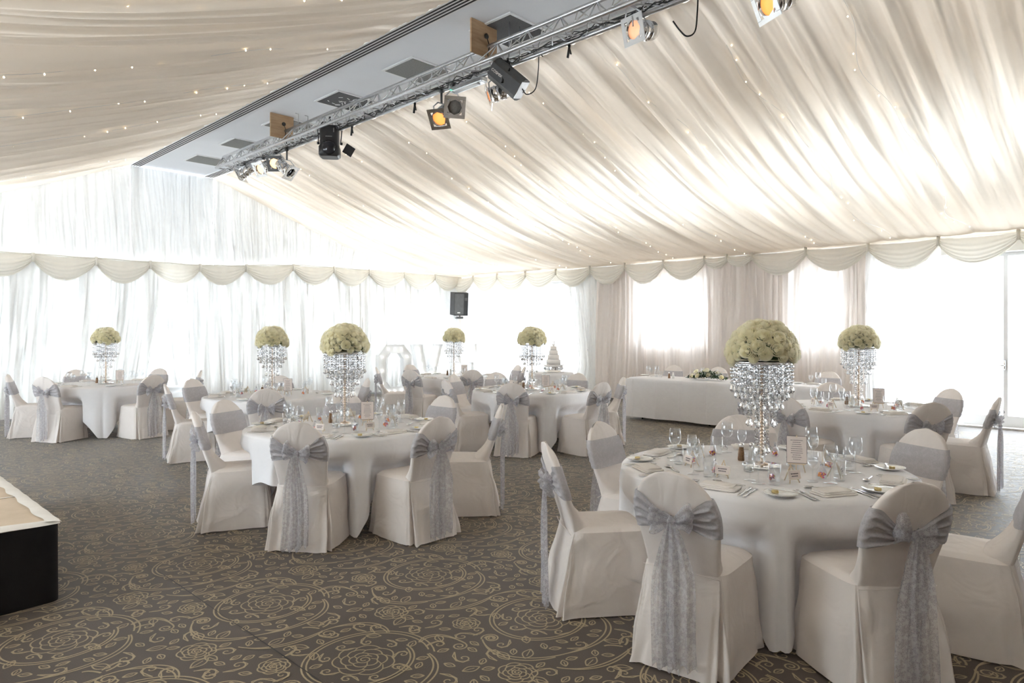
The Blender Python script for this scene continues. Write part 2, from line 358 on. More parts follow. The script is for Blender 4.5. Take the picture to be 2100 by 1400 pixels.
# right wall with its openings (y0,y1,z0,z1)
wr=MB(); X0,X1=XR+.08,XR+.42
open_r=[(10.25,14.55,.03,2.85),(7.05,8.82,1.28,2.80),(4.35,5.22,1.28,2.80),(-3.4,3.78,.03,2.85)]
edges=[YF]+[e for o in sorted(open_r) for e in (o[0],o[1])]+[YB+.2]
for a,b in zip(edges[::2],edges[1::2]): wr.box(X0,X1,a,b,0,4.0)
for y0,y1,z0,z1 in open_r:
    wr.box(X0,X1,y0,y1,z1,4.0)
    if z0>0: wr.box(X0,X1,y0,y1,0,z0)
struct('wall_right',wr,['wall'])
wb=MB(); wb.box(XL-.2,XR+.2,YB+.06,YB+.24,0,.42); wb.box(XL-.2,XR+.2,YB+.06,YB+.24,2.78,2.98)
posts=[XL-.1,-.4,2.1,4.6,7.1,9.6,11.6,XR]
for x in posts: wb.box(x-.06,x+.06,YB+.08,YB+.22,.42,roofz(x)-.02 if SX0>x or x>SX1 else SZ)
struct('wall_back',wb,['wall'])
sk=MB(); sk.box(XL,XR,YB-.02,YB+.055,0,.40); sk.box(XL,XR,YB-.05,YB+.055,.40,.43); struct('baseboard_back',sk,['white'])
wl=MB()
wl.box(XL-.2,XL,YF,YB+.2,0,.5).box(XL-.2,XL,YF,YB+.2,2.6,4.0)
for y0,y1 in ((-4,4.6),(6.6,7.8),(9.8,11),(13,15.2)): wl.box(XL-.2,XL,y0,y1,.5,2.6)
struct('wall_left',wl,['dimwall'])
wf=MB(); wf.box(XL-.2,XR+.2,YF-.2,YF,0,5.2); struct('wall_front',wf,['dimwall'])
def frame_y(name,x,y0,y1,z0,z1,mull=(),door=False,t=.055):   # in the right wall
    f=MB(); f.box(x-.03,x+.03,y0,y0+t,z0,z1).box(x-.03,x+.03,y1-t,y1,z0,z1).box(x-.03,x+.03,y0,y1,z1-t,z1).box(x-.03,x+.03,y0,y1,z0,z0+t)
    for q in mull: f.box(x-.028,x+.028,q-.03,q+.03,z0,z1)
    if door: f.box(x-.026,x+.026,y0,y1,z0+t,z0+.17)
    o=struct(name,f,['white']); p=MB(); p.box(x-.004,x+.004,y0+.02,y1-.02,z0+.02,z1-.02); p.build('pane',['glass'],o,smooth=False); return o
frame_y('door_1',XR+.34,10.25,14.55,.03,2.85,(),True); frame_y('window_1',XR+.34,7.05,8.82,1.28,2.80,(7.93,))
frame_y('window_2',XR+.34,4.35,5.22,1.28,2.80); d2=frame_y('door_2',XR+.34,-3.4,3.78,.03,2.85,(1.93,-.8),True)  # door_2 runs on out of view, lengthened to let in more light
h=MB(); h.box(-.03,.03,-.012,.012,-.08,.08).tube([(-.03,0,0),(-.07,0,0),(-.07,.11,0)],.011); h.build('door_handle',['chrome'],d2,loc=(XR+.30,1.94,1.02))
for k,(a,b) in enumerate(zip(posts[:-1],posts[1:])):
    f=MB(); a+=.06;b-=.06; y=YB+.15
    for u0,u1,z0,z1 in ((a,a+.05,.42,2.78),(b-.05,b,.42,2.78),(a,b,.42,.47),(a,b,2.73,2.78)): f.box(u0,u1,y-.03,y+.03,z0,z1)
    o=struct('window_%d'%(k+3),f,['white']); MB().box(a+.01,b-.01,y-.004,y+.004,.43,2.77).build('pane',['glass'],o,smooth=False)
for k,(a,b) in enumerate(((4.6,6.6),(7.8,9.8),(11,13))):  # unseen windows, added to bring more daylight into the room
    o=struct('window_%d'%(k+20),MB().box(XL-.13,XL-.07,a,b,.5,.56).box(XL-.13,XL-.07,a,b,2.54,2.6).box(XL-.13,XL-.07,a,a+.05,.5,2.6).box(XL-.13,XL-.07,b-.05,b,.5,2.6),['white'])
    MB().box(XL-.104,XL-.096,a,b,.5,2.6).build('pane',['glass'],o,smooth=False)
# roof: opaque panels over the drapes, unseen roof lights shaped for their glow
def roofstrip(name,xa,xb,m,ya=YF-.2,yb=YB+.25,th=.06):
    za,zb=roofz(xa),roofz(xb); mb=MB()
    vs=[(x,y,z+d) for d in (0,th) for (x,z) in ((xa,za),(xb,zb)) for y in (ya,yb)]
    mb.add(vs,[(0,1,3,2),(4,6,7,5),(0,2,6,4),(1,5,7,3),(0,4,5,1),(2,3,7,6)]); return struct(name,mb,[m])
RL=[(8.8,10.5,-3.5,13.7),(.5,2.1,13.2,YB+.25),(-.95,1.75,-2.5,4.4)]
ya,yb=YF-.2,YB+.25
for (x0,x1,lights) in ((SX1-.1,XR+.45,RL[:1]),(XL-.25,SX0+.1,RL[1:])):
    cuts=sorted({ya,yb}|{v for l_ in lights for v in l_[2:]})
    for p,q in zip(cuts,cuts[1:]):
        l_=[k for k in lights if k[2]<=p and k[3]>=q]
        if l_: roofstrip('roof',x0,l_[0][0],'wall',p,q); roofstrip('roof',l_[0][1],x1,'wall',p,q)
        else: roofstrip('roof',x0,x1,'wall',p,q)
for k,(a,b,y0,y1) in enumerate(RL):
    o=roofstrip('window_%d'%(30+k),a,b,'glass',y0,y1,th=.01)
    mb=MB(); n=max(2,int((y1-y0)/1.3))
    for i in range(n+1):
        y=lerp(y0,y1-.08,i/n); za,zb=roofz(a),roofz(b); vs=[(x,yy,z+d) for d in (-.08,.02) for (x,z) in ((a,za),(b,zb)) for yy in (y,y+.08)]
        mb.add(vs,[(0,1,3,2),(4,6,7,5),(0,2,6,4),(1,5,7,3),(0,4,5,1),(2,3,7,6)])
    mb.build('rafter',['wall'],o,smooth=False)
# soffit
struct('ceiling',MB().box(SX0,SX1,YF,YB+.1,SZ,SZ+.14),['ceil'])
for nm,xs in (('slot_diffuser',SX0),('slot_diffuser',SX1-.21)):
    side='far' if xs>5 else 'stage'
    o=thing(nm,'long white slot diffuser with black gaps along the %s edge of the grey ceiling'%('truss-side' if xs>5 else 'curtain-side'),'air vent',(xs,0,SZ))
    MB().box(0,.21,YF,YB-.05,-.022,-.001).build('frame',['white'],o,smooth=False)
    mb=MB()
    for k in range(4): mb.box(.025+.045*k,.047+.045*k,YF,YB-.06,-.0245,-.0215)
    mb.build('slot',['slotblack'],o,smooth=False)
tiles=[(13.48,'square grey ceiling vent next to the pleated end wall'),(11.87,'square grey ceiling vent second from the pleated end wall'),(10.22,'square grey ceiling vent partly behind the far plywood plate'),(8.58,'square dark ceiling vent scattered with white flecks'),(6.92,'square grey ceiling vent between the flecked one and the near plywood plate'),(5.27,'square dark grey ceiling vent beside the near plywood plate')]
for k,(y,lb) in enumerate(tiles):
    o=thing('ceiling_vent',lb,'air vent',(5.42,y,SZ),0,'square vents in the grey ceiling')
    MB().box(-.32,.32,-.32,.32,-.014,0).build('frame',['white'],o,smooth=False)
    MB().box(-.285,.285,-.285,.285,-.018,-.0135).build('grille',['grilledark' if k in (3,5) else 'grille'],o,smooth=False)
    if k==3:
        mb=MB(); rr=random.Random(3)
        for i in range(26): 
            a=rr.random()*6.28; mb.box(-.03-.01*rr.random(),.03,-.007,.007,-.020,-.0178,T(rr.uniform(-.2,.2),rr.uniform(-.2,.2),0)@R(a,'Z'))
        tag(mb.build('speckle',['white'],o,smooth=False),kind='stuff')
# ------------------------------------------------------------------ ceiling drapes, curtains, pelmets
PR=[(6.1,4.88),(6.49,4.80),(7.0,4.62),(7.63,4.40),(9.36,3.80),(11,3.42),(12.3,3.22),(13.2,3.12)]
def prof(x):
    if x<PR[0][0]: return PR[0][1]
    for (a,za),(b,zb) in zip(PR,PR[1:]):
        if x<=b: return lerp(za,zb,(x-a)/(b-a))
    return PR[-1][1]
def profs(x): return sum(prof(min(13.2,max(6.1,x+d))) for d in (-.5,-.3,-.1,.1,.3,.5))/6 if 6.6<x<12.6 else (prof(x)+prof(max(6.1,x-.15))+prof(min(13.2,x+.15)))/3
def drape(side,label):
    fa,fb=fold(11+side,2.2),fold(23+side,1.5); ff=fold(31+side,5)
    def fn(u,v):
        x=lerp(6.11,13.24,u); y=lerp(YF+.05,YB-.03,v)
        w=sin(PI*min(1,u*1.02))**.6; top=1-sstep(0,.35,u)
        q=y+.10*sin(2.2*u+y*.7)
        f=lerp(fa(q),fb(q),sstep(.15,.8,u))
        z=profs(x)+w*((.085 if side else .065)*f+.02*ff(q)*(.4+top))+.012*ff(q*1.3)*top+.03*w*sin(y*1.05)-.03*w-(.08*w if side else 0)
        z=min(z,roofz(x)-.05)
        return ((SX0+SX1-x-.05) if side else x,y,z)
    o=MB().grid(fn,44,760).build('ceiling_drape','drape'); return tag(o,label,'drape')
drape(0,'cream voile drape swagged from the truss side of the ceiling down to the window wall')
drape(1,'cream voile drape with fairy lights swagged over the stage side of the ceiling')
def curtain(name,axis,a0,a1,fix,z0,z1,m,seed,label,cat='curtain',amp=.05,base=5,n=None,e0=None,e1=None,group=None,gather=0):
    f1,f2=fold(seed,base),fold(seed+50,base*1.7); n=n or int(abs(a1-a0)*44)+8
    def fn(u,v):
        zt=z1(lerp(a0,a1,u)) if callable(z1) else z1; zb=z0(lerp(a0,a1,u)) if callable(z0) else z0
        z=lerp(zt,zb,v); s0=a0+(e0(v) if e0 else 0); s1=a1+(e1(v) if e1 else 0); a=lerp(s0,s1,u)
        q=lerp(a0,a1,u)+.04*sin(3*v+u*9)+.09*v*sin(1.1*u*abs(a1-a0)+seed); k=sstep(0,1,v)
        d=amp*(.35+.65*sin(PI*(.12+.6*v)))*lerp(f2(q),f1(q),.25+.6*k)
        return (a,fix+d,z) if axis=='x' else (fix-d,a,z)
    o=MB().grid(fn,n,18).build(name,m); return tag(o,label,cat,group)
zp=lambda x: lerp(2.95,3.12,sstep(5.5,8.5,x))
def gtop(x):
    if x<SX0: return profs(SX0+SX1-x)-.05
    if x>SX1: return profs(x)+.05
    return SZ-.03
g='pleated cloths closing the gable'
curtain('gable_curtain','x',XL,SX0,YB-.11,lambda x:zp(x)-.03,gtop,'gable',3,'finely pleated white gable cloth on the stage side of the seams',amp=.022,base=13,n=420,group=g)
curtain('gable_curtain','x',SX0+.01,SX1-.01,YB-.11,lambda x:zp(x)-.03,gtop,'gable',4,'middle panel of white gable cloth between two long seams',amp=.022,base=11,n=110,group=g)
curtain('gable_curtain','x',SX1,XR-.05,YB-.11,lambda x:zp(x)-.03,gtop,'gable',5,'finely pleated white gable cloth tapering to the corner with the speaker',amp=.022,base=13,n=420,group=g)
g='floor-length curtains on the end wall'
curtain('curtain','x',XL+.02,5.02,YB-.2,.02,zp,'sheer',6,'wide white sheer curtain hanging from the stage side to the bright gap',base=3.2,group=g,e1=lambda v:-.30*sstep(.1,1,v),amp=.075)
curtain('curtain','x',5.24,5.42,YB-.16,.45,zp,'sheer',7,'narrow curled strip of sheer curtain hanging alone in the bright gap',base=5,group=g,e0=lambda v:.06-.14*(sin(PI*v)) ,e1=lambda v:-.05*sin(PI*v),amp=.04,n=14)
curtain('curtain','x',5.50,8.3,YB-.2,.02,zp,'sheer',8,'white sheer curtain just past the bright gap in the end wall',base=4,group=g,e0=lambda v:.10*v,amp=.065)
curtain('curtain','x',8.28,10.9,YB-.22,.02,zp,'sheer',9,'white sheer curtain behind the light-up letter O',base=5.5,group=g)
curtain('curtain','x',10.88,13.08,YB-.2,.02,zp,'sheer',10,'white sheer curtain in the corner beneath the loudspeaker',base=6,group=g)
g='curtains on the window wall'
curtain('curtain','y',14.55,14.95,XR-.12,.02,3.05,'peach',12,'narrow blush curtain strip behind the corner loudspeaker',base=8,group=g,amp=.03)
curtain('curtain','y',13.5,14.6,XR-.10,.02,3.05,'tulle',13,'thin voile at the speaker side of the bright doors before the cake',base=5,group=g,e0=lambda v:.55*sstep(.2,.72,v)-.35*sstep(.72,1,v),amp=.03)
curtain('curtain','y',9.75,10.75,XR-.10,.02,3.05,'sheer',14,'white sheer drawn aside between the cake and the head table',base=7,group=g,e1=lambda v:-.5*min(v,.72)+.25*sstep(.72,1,v),amp=.04)
curtain('curtain','y',6.9,9.85,XR-.15,.02,3.05,'peach',15,'blush sheer curtain over the first soft window behind the head table',base=5,group=g,amp=.055)
curtain('curtain','y',3.9,6.92,XR-.17,.02,3.05,'peach',16,'blush sheer curtain behind the foreground rose dome over the narrow window',base=5,group=g,amp=.055)
curtain('curtain','y',2.75,3.92,XR-.12,.02,3.05,'tulle',17,'thin voile swept aside at the glass doors behind the rear rose dome',base=6,group=g,e0=lambda v:.72*sstep(.05,.7,v)-.25*sstep(.74,1,v),amp=.035)
# ribbon ties
def tie(x,y,z,label):
    o=thing('curtain_tie',label,'curtain tie',(x,y,z),PI/2,'chiffon curtain ties')
    mb=MB()
    for s in (-1,1): mb.tube([(0,0,0),(s*.07,-.03,.03),(s*.13,-.02,.10),(s*.16,0,.16)],.012,6,radii=[.008,.02,.018,.005])
    mb.tube([(0,0,0),(.01,-.01,-.12),(.03,0,-.25)],.012,6,radii=[.01,.016,.02]); mb.build('bow',['tulle'],o); 
    MB().lathe([(0,-.02),(.018,-.01),(.02,0),(.018,.012),(0,.02)],10).build('knot',['tulle'],o)
tie(XR-.05,2.62,1.0,'cream chiffon tie bow glowing in front of the glass doors'); tie(XR-.05,10.02,1.0,'cream chiffon tie on the curtain between cake and head table'); curtain('curtain','y',12.0,12.3,XR-.08,.05,3.0,'tulle',19,'narrow faint voile strip between the door leaves behind the cake',base=8,group=g,amp=.02,e0=lambda v:.1*sin(PI*v))
tie(XR-.10,12.15,1.0,'faint chiffon tie in front of the bright doors behind the cake')
tag(curtain('curtain_tail','y',2.45,2.8,XR-.06,.05,.98,'tulle',71,'loose voile tail hanging below the cream chiffon tie bow',base=9,amp=.02),cat='curtain')
def swag(name,axis,a,b,fix,sgn,zt,D,m,parent,seed,z2=None):
    r=random.Random(seed); D*=r.uniform(.93,1.06); skew=r.uniform(-.05,.05); ph=r.random()*6
    def fn(u,v):
        us=u+skew*sin(PI*u); arch=max(0,sin(PI*us))**.75; d=.11+(D-.11)*arch
        ztop=lerp(zt,z2 if z2 is not None else zt,u)-.025*sin(PI*u)
        z=ztop-v*d
        c=v*3.0*(.5+.5*v)
        out=.015+.055*sin(PI*min(1,v*.9))*(.35+.65*arch)+.013*sin(2*PI*c*1.6+ph+2*u)*(1-.5*arch)*min(1,v*3)+.012*abs(sin(2*PI*(v*4.5)))*sstep(.45,.9,v)+.006*sin(30*u+ph)*(1-v)
        p=lerp(a,b,u); q=fix+sgn*out
        return (p,q,z) if axis=='x' else (q,p,z)
    mb=MB().grid(fn,26,26)
    def hemf(u,v):
        x,y,z=fn(u,1); z+=.015-v*.045*(.4+.6*sin(PI*u)); k=-.012-.01*sin(40*u)*v
        return (x,y-sgn*abs(k),z) if axis=='x' else (x-sgn*abs(k),y,z)
    mb.grid(hemf,26,4)
    return mb.build(name,m,parent)
kb=[-2.2,-1.2,-.2,.85,1.85,2.84,3.84,4.8,5.77,6.77,7.89,8.96,9.98,11.09,12.15,13.08]
po=thing('pelmet','cream swagged pelmet with scalloped swags along the end wall','pelmet',(0,YB-.28,0))
for i,(a,b) in enumerate(zip(kb,kb[1:])):
    swag('swag','x',a,b,0,-1,zp(a)+.02,.40,'pelmet',po,i,zp(b)+.02)
for a in kb: MB().tube([(a,-.03,zp(a)+.03),(a+.005,-.05,zp(a)-.04),(a,-.035,zp(a)-.13)],.02,6,radii=[.03,.022,.034]).build('knot',['pelmet'],po)
mb=MB().tube([(x,-.02,zp(x)+.02-.012*abs(sin(x*3.1))) for x in [XL+.1+i*.25 for i in range(62)]],.012,6); mb.build('cord',['pelmet'],po)
pr=thing('pelmet','cream swagged pelmet with scalloped swags along the window wall','pelmet',(XR-.2,0,0))
kr=[14.96,14.03,13.08,12.04,11.01,9.96,8.96,7.95,6.97,6.48,5.95,4.91,3.83,2.76,1.69,.65,-.4,-1.4,-2.4,-3.4]
for i,(a,b) in enumerate(zip(kr,kr[1:])): swag('swag','y',a,b,0,-1,3.10,.40 if a-b>.7 else .20,'pelmet',pr,40+i)
for a in kr: MB().tube([(-.03,a,3.13),(-.05,a,3.06),(-.035,a,2.98)],.02,6,radii=[.03,.022,.034]).build('knot',['pelmet'],pr)
# fairy light strings
def fairy(side,y0,label,seed):
    r=random.Random(seed); o=thing('fairy_light_string',label,'fairy lights',(0,0,0),0,'fairy light strings on the ceiling drapes')
    pts=[];x=6.5+r.random()*.3; y=y0
    while x<12.9:
        z=profs(x)-.075-(.10*sin(PI*(x-6.1)/7.1) if side else 0)-.03*sin(PI*(x-6.1)/7.1); y=y0+.10*sin(x*1.7+seed)+.04*sin(x*5+seed)
        pts.append(((SX0+SX1-x) if side else x,y,z)); x+=.12
    MB().tube(pts,.0016,4).build('wire',['alu'],o)
    first=None; i=0
    while i<len(pts)-1:
        p=pts[i]; p=(p[0]+r.uniform(-.03,.03),p[1]+r.uniform(-.05,.05),p[2]-.012)
        if first is None:
            first=MB().lathe([(0,-.009),(.006,-.004),(.0065,.002),(.003,.008),(0,.009)],8).build('bulb',['bulb'],o); first.location=p
        else:
            c=first.copy(); SC.collection.objects.link(c); c.location=p
        i+=r.choice((2,2,3,4,6))
near=['above the glass doors','beside the chrome spotlight with the white frame','second from the glass doors','third from the glass doors','over the head table','over the foreground table side of the cake','over the cake','over the speaker corner','near the pleated gable','closest to the pleated gable']
for k,y in enumerate((.6,2.2,3.35,4.6,6.0,7.4,8.9,10.4,12.0,13.6)): fairy(0,y,'warm fairy light string on the window-side drape, '+near[k],k)
far=['highest in view','second from the top of view','third from the top of view','fourth from the top of view','above the stage carpet','just before the bright roof band','under the bright roof band','last before the gable']
for k,y in enumerate((2.2,3.5,4.9,6.4,8.0,9.7,11.4,13.2)): fairy(1,y,'warm fairy light string on the stage-side drape, '+far[k],k+20)
# ------------------------------------------------------------------ truss and lamps
tr=thing('lighting_truss','silver triangular lighting truss hanging beneath the grey ceiling','truss',(0,0,0))
ch=[(5.16,4.66),(5.03,4.45),(5.30,4.45)]
for x,z in ch: MB().tube([(x,-1.5,z),(x,12.1,z)],.024,12).build('chord',['alu'],tr)
for i,j in ((0,1),(1,2),(2,0)):
    mb=MB(); y=-1.4; k=0; a,b=ch[i],ch[j]
    while y<12.0:
        p,q=(a,b) if k%2==0 else (b,a)
        mb.tube([(p[0],y,p[1]),(q[0],y+.22,q[1])],.007,6)
        if k%2==0: mb.tube([(p[0],y,p[1]),(q[0],y,q[1])],.007,6)
        y+=.22; k+=1
    mb.build('lacing',['alu'],tr)
mb=MB().tube([(5.16,12.1,4.66),(5.03,12.1,4.45)],.014).tube([(5.03,12.1,4.45),(5.30,12.1,4.45)],.014).tube([(5.3,12.1,4.45),(5.16,12.1,4.66)],.014); mb.build('end_plate',['alu'],tr)
def plate(y,label):
    o=thing('plywood_plate',label,'plywood plate',(5.10,y,4.66),0,'plywood plates fixing the truss')
    MB().box(-.19,.19,-.012,.012,-.12,.24).build('board',['ply'],o,smooth=False,bevel=.003)
    MB().tube([(.02,-.02,.1),(.05,-.04,.0),(.03,-.03,-.1),(.06,-.04,-.2)],.005).lathe([(.03,0),(.03,.01),(.02,.012)],10,T(.02,-.018,.1)@R(PI/2,'X')).build('safety_wire',['cable'],o)
    for s in (.14,.30): MB().tube([(s,-.25,.235),(s,-.25,-.15)],.004,6).tube([(s-.05,-.25,.232),(s,-.25,.232)],.005,6).build('hanger_rod',['alu'],o)
plate(9.85,'plywood plate fixing the far part of the truss to the ceiling'); plate(5.35,'plywood plate fixing the near part of the truss to the ceiling')
def on(px,z,X=5.2):
    t=1400*1.4395*X/(px+400); return Vector((X,(t-S_*X)/C_,z))
RV=Vector((C_,-S_,0)); DV=Vector((S_,C_,0)); ZV=Vector((0,0,1))
def smooth_path(p,k=6):
    p=[Vector(q) for q in p]; p=[2*p[0]-p[1]]+p+[2*p[-1]-p[-2]]; out=[]
    for i in range(1,len(p)-2):
        for j in range(k):
            t=j/k; a,b,c,d=p[i-1],p[i],p[i+1],p[i+2]
            out.append(.5*((2*b)+(c-a)*t+(2*a-5*b+4*c-d)*t*t+(3*b-a-3*c+d)*t**3))
    return out+[p[-2]]
def clampyoke(o,w=.13,up=.2,top=.3):
    MB().tube([(-w,0,0),(-w-.01,0,up*.6),(-w*.5,0,up),(w*.5,0,up),(w+.01,0,up*.6),(w,0,0)],.008,6).build('yoke',['alu'],o)
    MB().tube([(0,0,up),(0,0,max(up+.02,top))],.014,8).lathe([(.035,-.02),(.04,0),(.035,.02)],10,T(0,0,max(up+.02,top))@R(PI/2,'X')).build('clamp',['dkgrey'],o)
def par(px,y_px,r,d,u,lens,label,body='chrome',frame='chrome',X=5.28,s=1):
    t=1400*1.4395*X/(px+400); z=H+(680-y_px)*t/1400; p=on(px,z,X)
    dr=(RV*r+DV*d+ZV*u).normalized(); o=thing('spotlight',label,'spotlight',p,0,'spotlights on the truss')
    up=max(.06,4.42-z-.14); 
    q=dr.to_track_quat('Z','Y').to_matrix().to_4x4()@Matrix.Scale(s,4)
    can=MB().lathe([(.02,-.20),(.07,-.19),(.085,-.16),(.085,-.10),(.092,-.095),(.092,-.085),(.085,-.08),(.085,0),(.092,.003),(.092,.012),(.085,.016),(.085,.07),(.098,.075),(.098,.09),(.086,.09),(.084,.02)],24,q,close=False).build('can',[body],o)
    f=MB()
    for a,b,c,e in ((-.125,.125,.085,.125),(-.125,.125,-.125,-.085),(-.125,-.085,-.09,.09),(.085,.125,-.09,.09)): f.box(a,b,c,e,.092,.098,q)
    for k in range(8):
        a=k*PI/4+PI/8; f.add([(.084*cos(a-.4),.084*sin(a-.4),.095),(.084*cos(a+.4),.084*sin(a+.4),.095),(.122*cos(a),.122*sin(a),.095)],[(0,1,2)],q)
    f.build('gel_frame',[frame],o,smooth=False)
    MB().lathe([(0,.068),(.04,.066),(.084,.055)],24,q,close=False).build('lamp_lens',[lens],o)
    clampyoke(o,.11,.15,4.45-z); return o
par(502,354,-.85,.2,-.5,'lens','small chrome spotlight at the far end of the truss, unlit and facing the curtain wall')
par(540,344,-.45,-.75,-.5,'amberhot','lit amber spotlight second from the far end of the truss')
par(567,333,-.05,-.9,-.42,'amberhot','brightest lit amber spotlight with a mauve square frame',frame='dkgrey')
par(588,348,.7,-.2,-.6,'lens','crumpled chrome spotlight behind the brightest amber one')
par(905,238,-.25,-.75,-.62,'amber','orange glowing spotlight with grey frame below the middle of the truss',body='steel',frame='steel')
par(930,217,.2,-.85,-.45,'grille','unlit grey spotlight with a ribbed front beside the orange one',body='steel',frame='steel')
par(1018,192,-.95,-.05,-.32,'amber','chrome spotlight facing sideways beneath the black boxy light',X=5.3)
par(1312,62,-.72,-.55,-.2,'peachgel','chrome spotlight with white square frame and pale amber lens',frame='white')
par(1588,4,-.85,-.3,-.4,'amber','chrome spotlight cut off by the top of the picture',X=5.28)
# black scanner
p=on(676,4.27,5.2); o=thing('scanner_light','black stage scanner with a domed lens hanging beneath the truss','stage light',p,math.radians(-38),'stage effect lights')
def rbox(a,b,n=6): return [(math.copysign(abs(cos(t))**(2/n),cos(t))*a,math.copysign(abs(sin(t))**(2/n),sin(t))*b) for t in [2*PI*i/32 for i in range(32)]]
mb=MB(); rr=rbox(.13,.12)
prof_=[(.86,.215),(.98,.20),(1,.12),(1,-.06),(1.12,-.09),(1.12,-.20),(.9,-.225)]
mb.grid(lambda u,v:(lambda k:(rr[int(round(u*32))%32][0]*prof_[k][0],rr[int(round(u*32))%32][1]*prof_[k][0],prof_[k][1]))(int(round(v*6))),32,7,cu=True).add([(x*.86,y*.86,.215) for x,y in rr],[tuple(range(32))]).add([(x*.9,y*.9,-.225) for x,y in rr],[tuple(range(32))[::-1]])
mb.build('housing',['black'],o)
MB().lathe([(.105,0),(.095,.03),(.06,.055),(0,.065)],20,T(0,-.125,-.11)@R(PI/2,'X')@Matrix.Scale(1,4)).build('dome_lens',['lens'],o)
MB().box(-.045,.045,-.1215,-.12,.045,.055).box(.06,.075,-.1215,-.12,.11,.17).build('marking',['grille'],o,smooth=False)
MB().box(-.07,.07,-.004,.004,-.08,.06,T(.27,.0,-.10)@R(.5,'Y')@R(.4,'Z')).build('mirror_flap',['black'],o,smooth=False)
MB().tube([(-.15,0,-.02),(-.17,0,.18),(-.1,0,.28),(.1,0,.28),(.17,0,.18),(.15,0,-.02)],.008,6).tube([(0,0,.28),(0,0,.36)],.015).build('yoke',['black'],o)
for s in (-1,1): MB().lathe([(0,-.02),(.02,-.015),(.02,.015),(0,.02)],10,T(s*.16,0,-.02)@R(PI/2,'Y')).build('knob',['black'],o)
# boxy light with lettering
p=on(1042,4.25,5.2); o=thing('effect_light','black and grey boxy effect light tilted on its bracket under the truss','stage light',p,0,'stage effect lights')
ax=(RV*.68-ZV*.66-DV*.25).normalized(); face=(-DV*.80-ZV*.55-RV*.1); face=(face-ax*face.dot(ax)).normalized(); sd=face.cross(ax)
Q=Matrix((ax,sd,face)).transposed().to_4x4()@Matrix.Scale(.8,4)   # x along the box, z out of its face
poly=[(-.13,-.10),(.13,-.10),(.155,-.03),(.155,.03),(.085,.10),(-.085,.10),(-.155,.03),(-.155,-.03)]
Pm=Q@Matrix(((0,0,1,-.27),(1,0,0,0),(0,1,0,0),(0,0,0,1)))
MB().prism(poly,.52,Pm).build('housing',['dkgrey'],o,smooth=False,bevel=.004)
MB().box(-.268,.248,-.083,.083,.1,.103,Q).build('top_panel',['black'],o,smooth=False)
MB().box(.25,.256,-.12,.12,-.09,.09,Q).box(.25,.27,-.03,.01,-.08,-.05,Q).build('end_panel',['alu'],o,smooth=False)
text('COSMIX',.052,Q@T(-.14,0,.104),o,m='hem')
MB().tube([p*0+Q.to_3x3()@Vector((0,.13,.1)),Vector((.02,0,.14)),Vector((0,0,.2))],.012).tube([Q.to_3x3()@Vector((0,-.05,.12)),Vector((0,0,.22))],.018,6).build('bracket',['black'],o)
e=Q.to_3x3()@Vector((.26,.03,.02)); MB().tube(smooth_path([e,e+Vector(RV)*.05+Vector((0,0,-.06)),e+Vector(RV)*.14+Vector((0,0,0)),e+Vector(RV)*.17+Vector((0,0,.2)),Vector((.1,-.35,.2)),Vector((.1,-.4,.16))]),.006,6).build('power_cable',['cable'],o)
# emergency light under the truss
p=on(960,4.40,5.3); o=thing('emergency_light','slim clear-fronted light box with a green indicator under the truss','light fitting',p,0)
MB().box(-.05,.05,-.27,.27,-.03,.03).build('housing',['alu'],o,smooth=False,bevel=.01); MB().box(-.055,.0,-.2,.2,-.045,-.03).build('diffuser',['white'],o,smooth=False)
MB().lathe([(0,-.006),(.009,0),(0,.006)],8,T(-.06,.24,-.01)).build('indicator',['green'],o)
# loose black cables and straps on the truss
def cable(pts,r,label,name='cable'):
    if len(pts)<10: pts=smooth_path(pts)
    return cable_(pts,r,label,name)
def cable_(pts,r,label,name='cable'): tag(MB().tube(pts,r,6).build(name,['cable']),label,'cable')
def sagc(x,y0,y1,z,n,d,seed):
    r=random.Random(seed); return [(x+r.uniform(-.05,.05),lerp(y0,y1,i/n),z-d*abs(sin(i*1.3+seed))-r.uniform(0,.01)) for i in range(n+1)]
cable(sagc(5.2,5.6,11.6,4.47,60,.05,1),.007,'tangled black cable woven along the far half of the truss')
cable(sagc(5.17,.5,6,4.46,50,.05,2),.007,'tangled black cable woven along the near half of the truss')
cable(sagc(5.22,2,10,4.50,70,.04,3),.005,'thin black cable lying inside the whole length of the truss')
q=on(1375,4.2,5.2); cable([q+Vector(RV)*.02+Vector((0,0,.05)),q+Vector(RV)*.08+Vector((0,0,-.03)),q+Vector(RV)*.14+Vector((0,0,-.08)),q+Vector(RV)*.21+Vector((0,0,-.04)),q+Vector(RV)*.23+Vector((0,0,.12)),q+Vector(RV)*.24+Vector((0,0,.36))],.007,'black power cable looping from the white-framed spotlight')
for k,(px,l) in enumerate(((1168,'black strap dangling from the truss past the boxy light'),(851,'short black strap dangling mid truss'),(722,'tiny black strap hanging beside the scanner'))):
    a=on(px,4.43,5.3); tag(MB().box(-.012,.012,-.006,.006,-.13,.02,T(*a)@R(.2,'X')).box(-.01,.01,.01,.02,-.10,.0,T(*a)@R(-.3,'X')).build('strap',['cable']),l,'strap','straps on the truss')
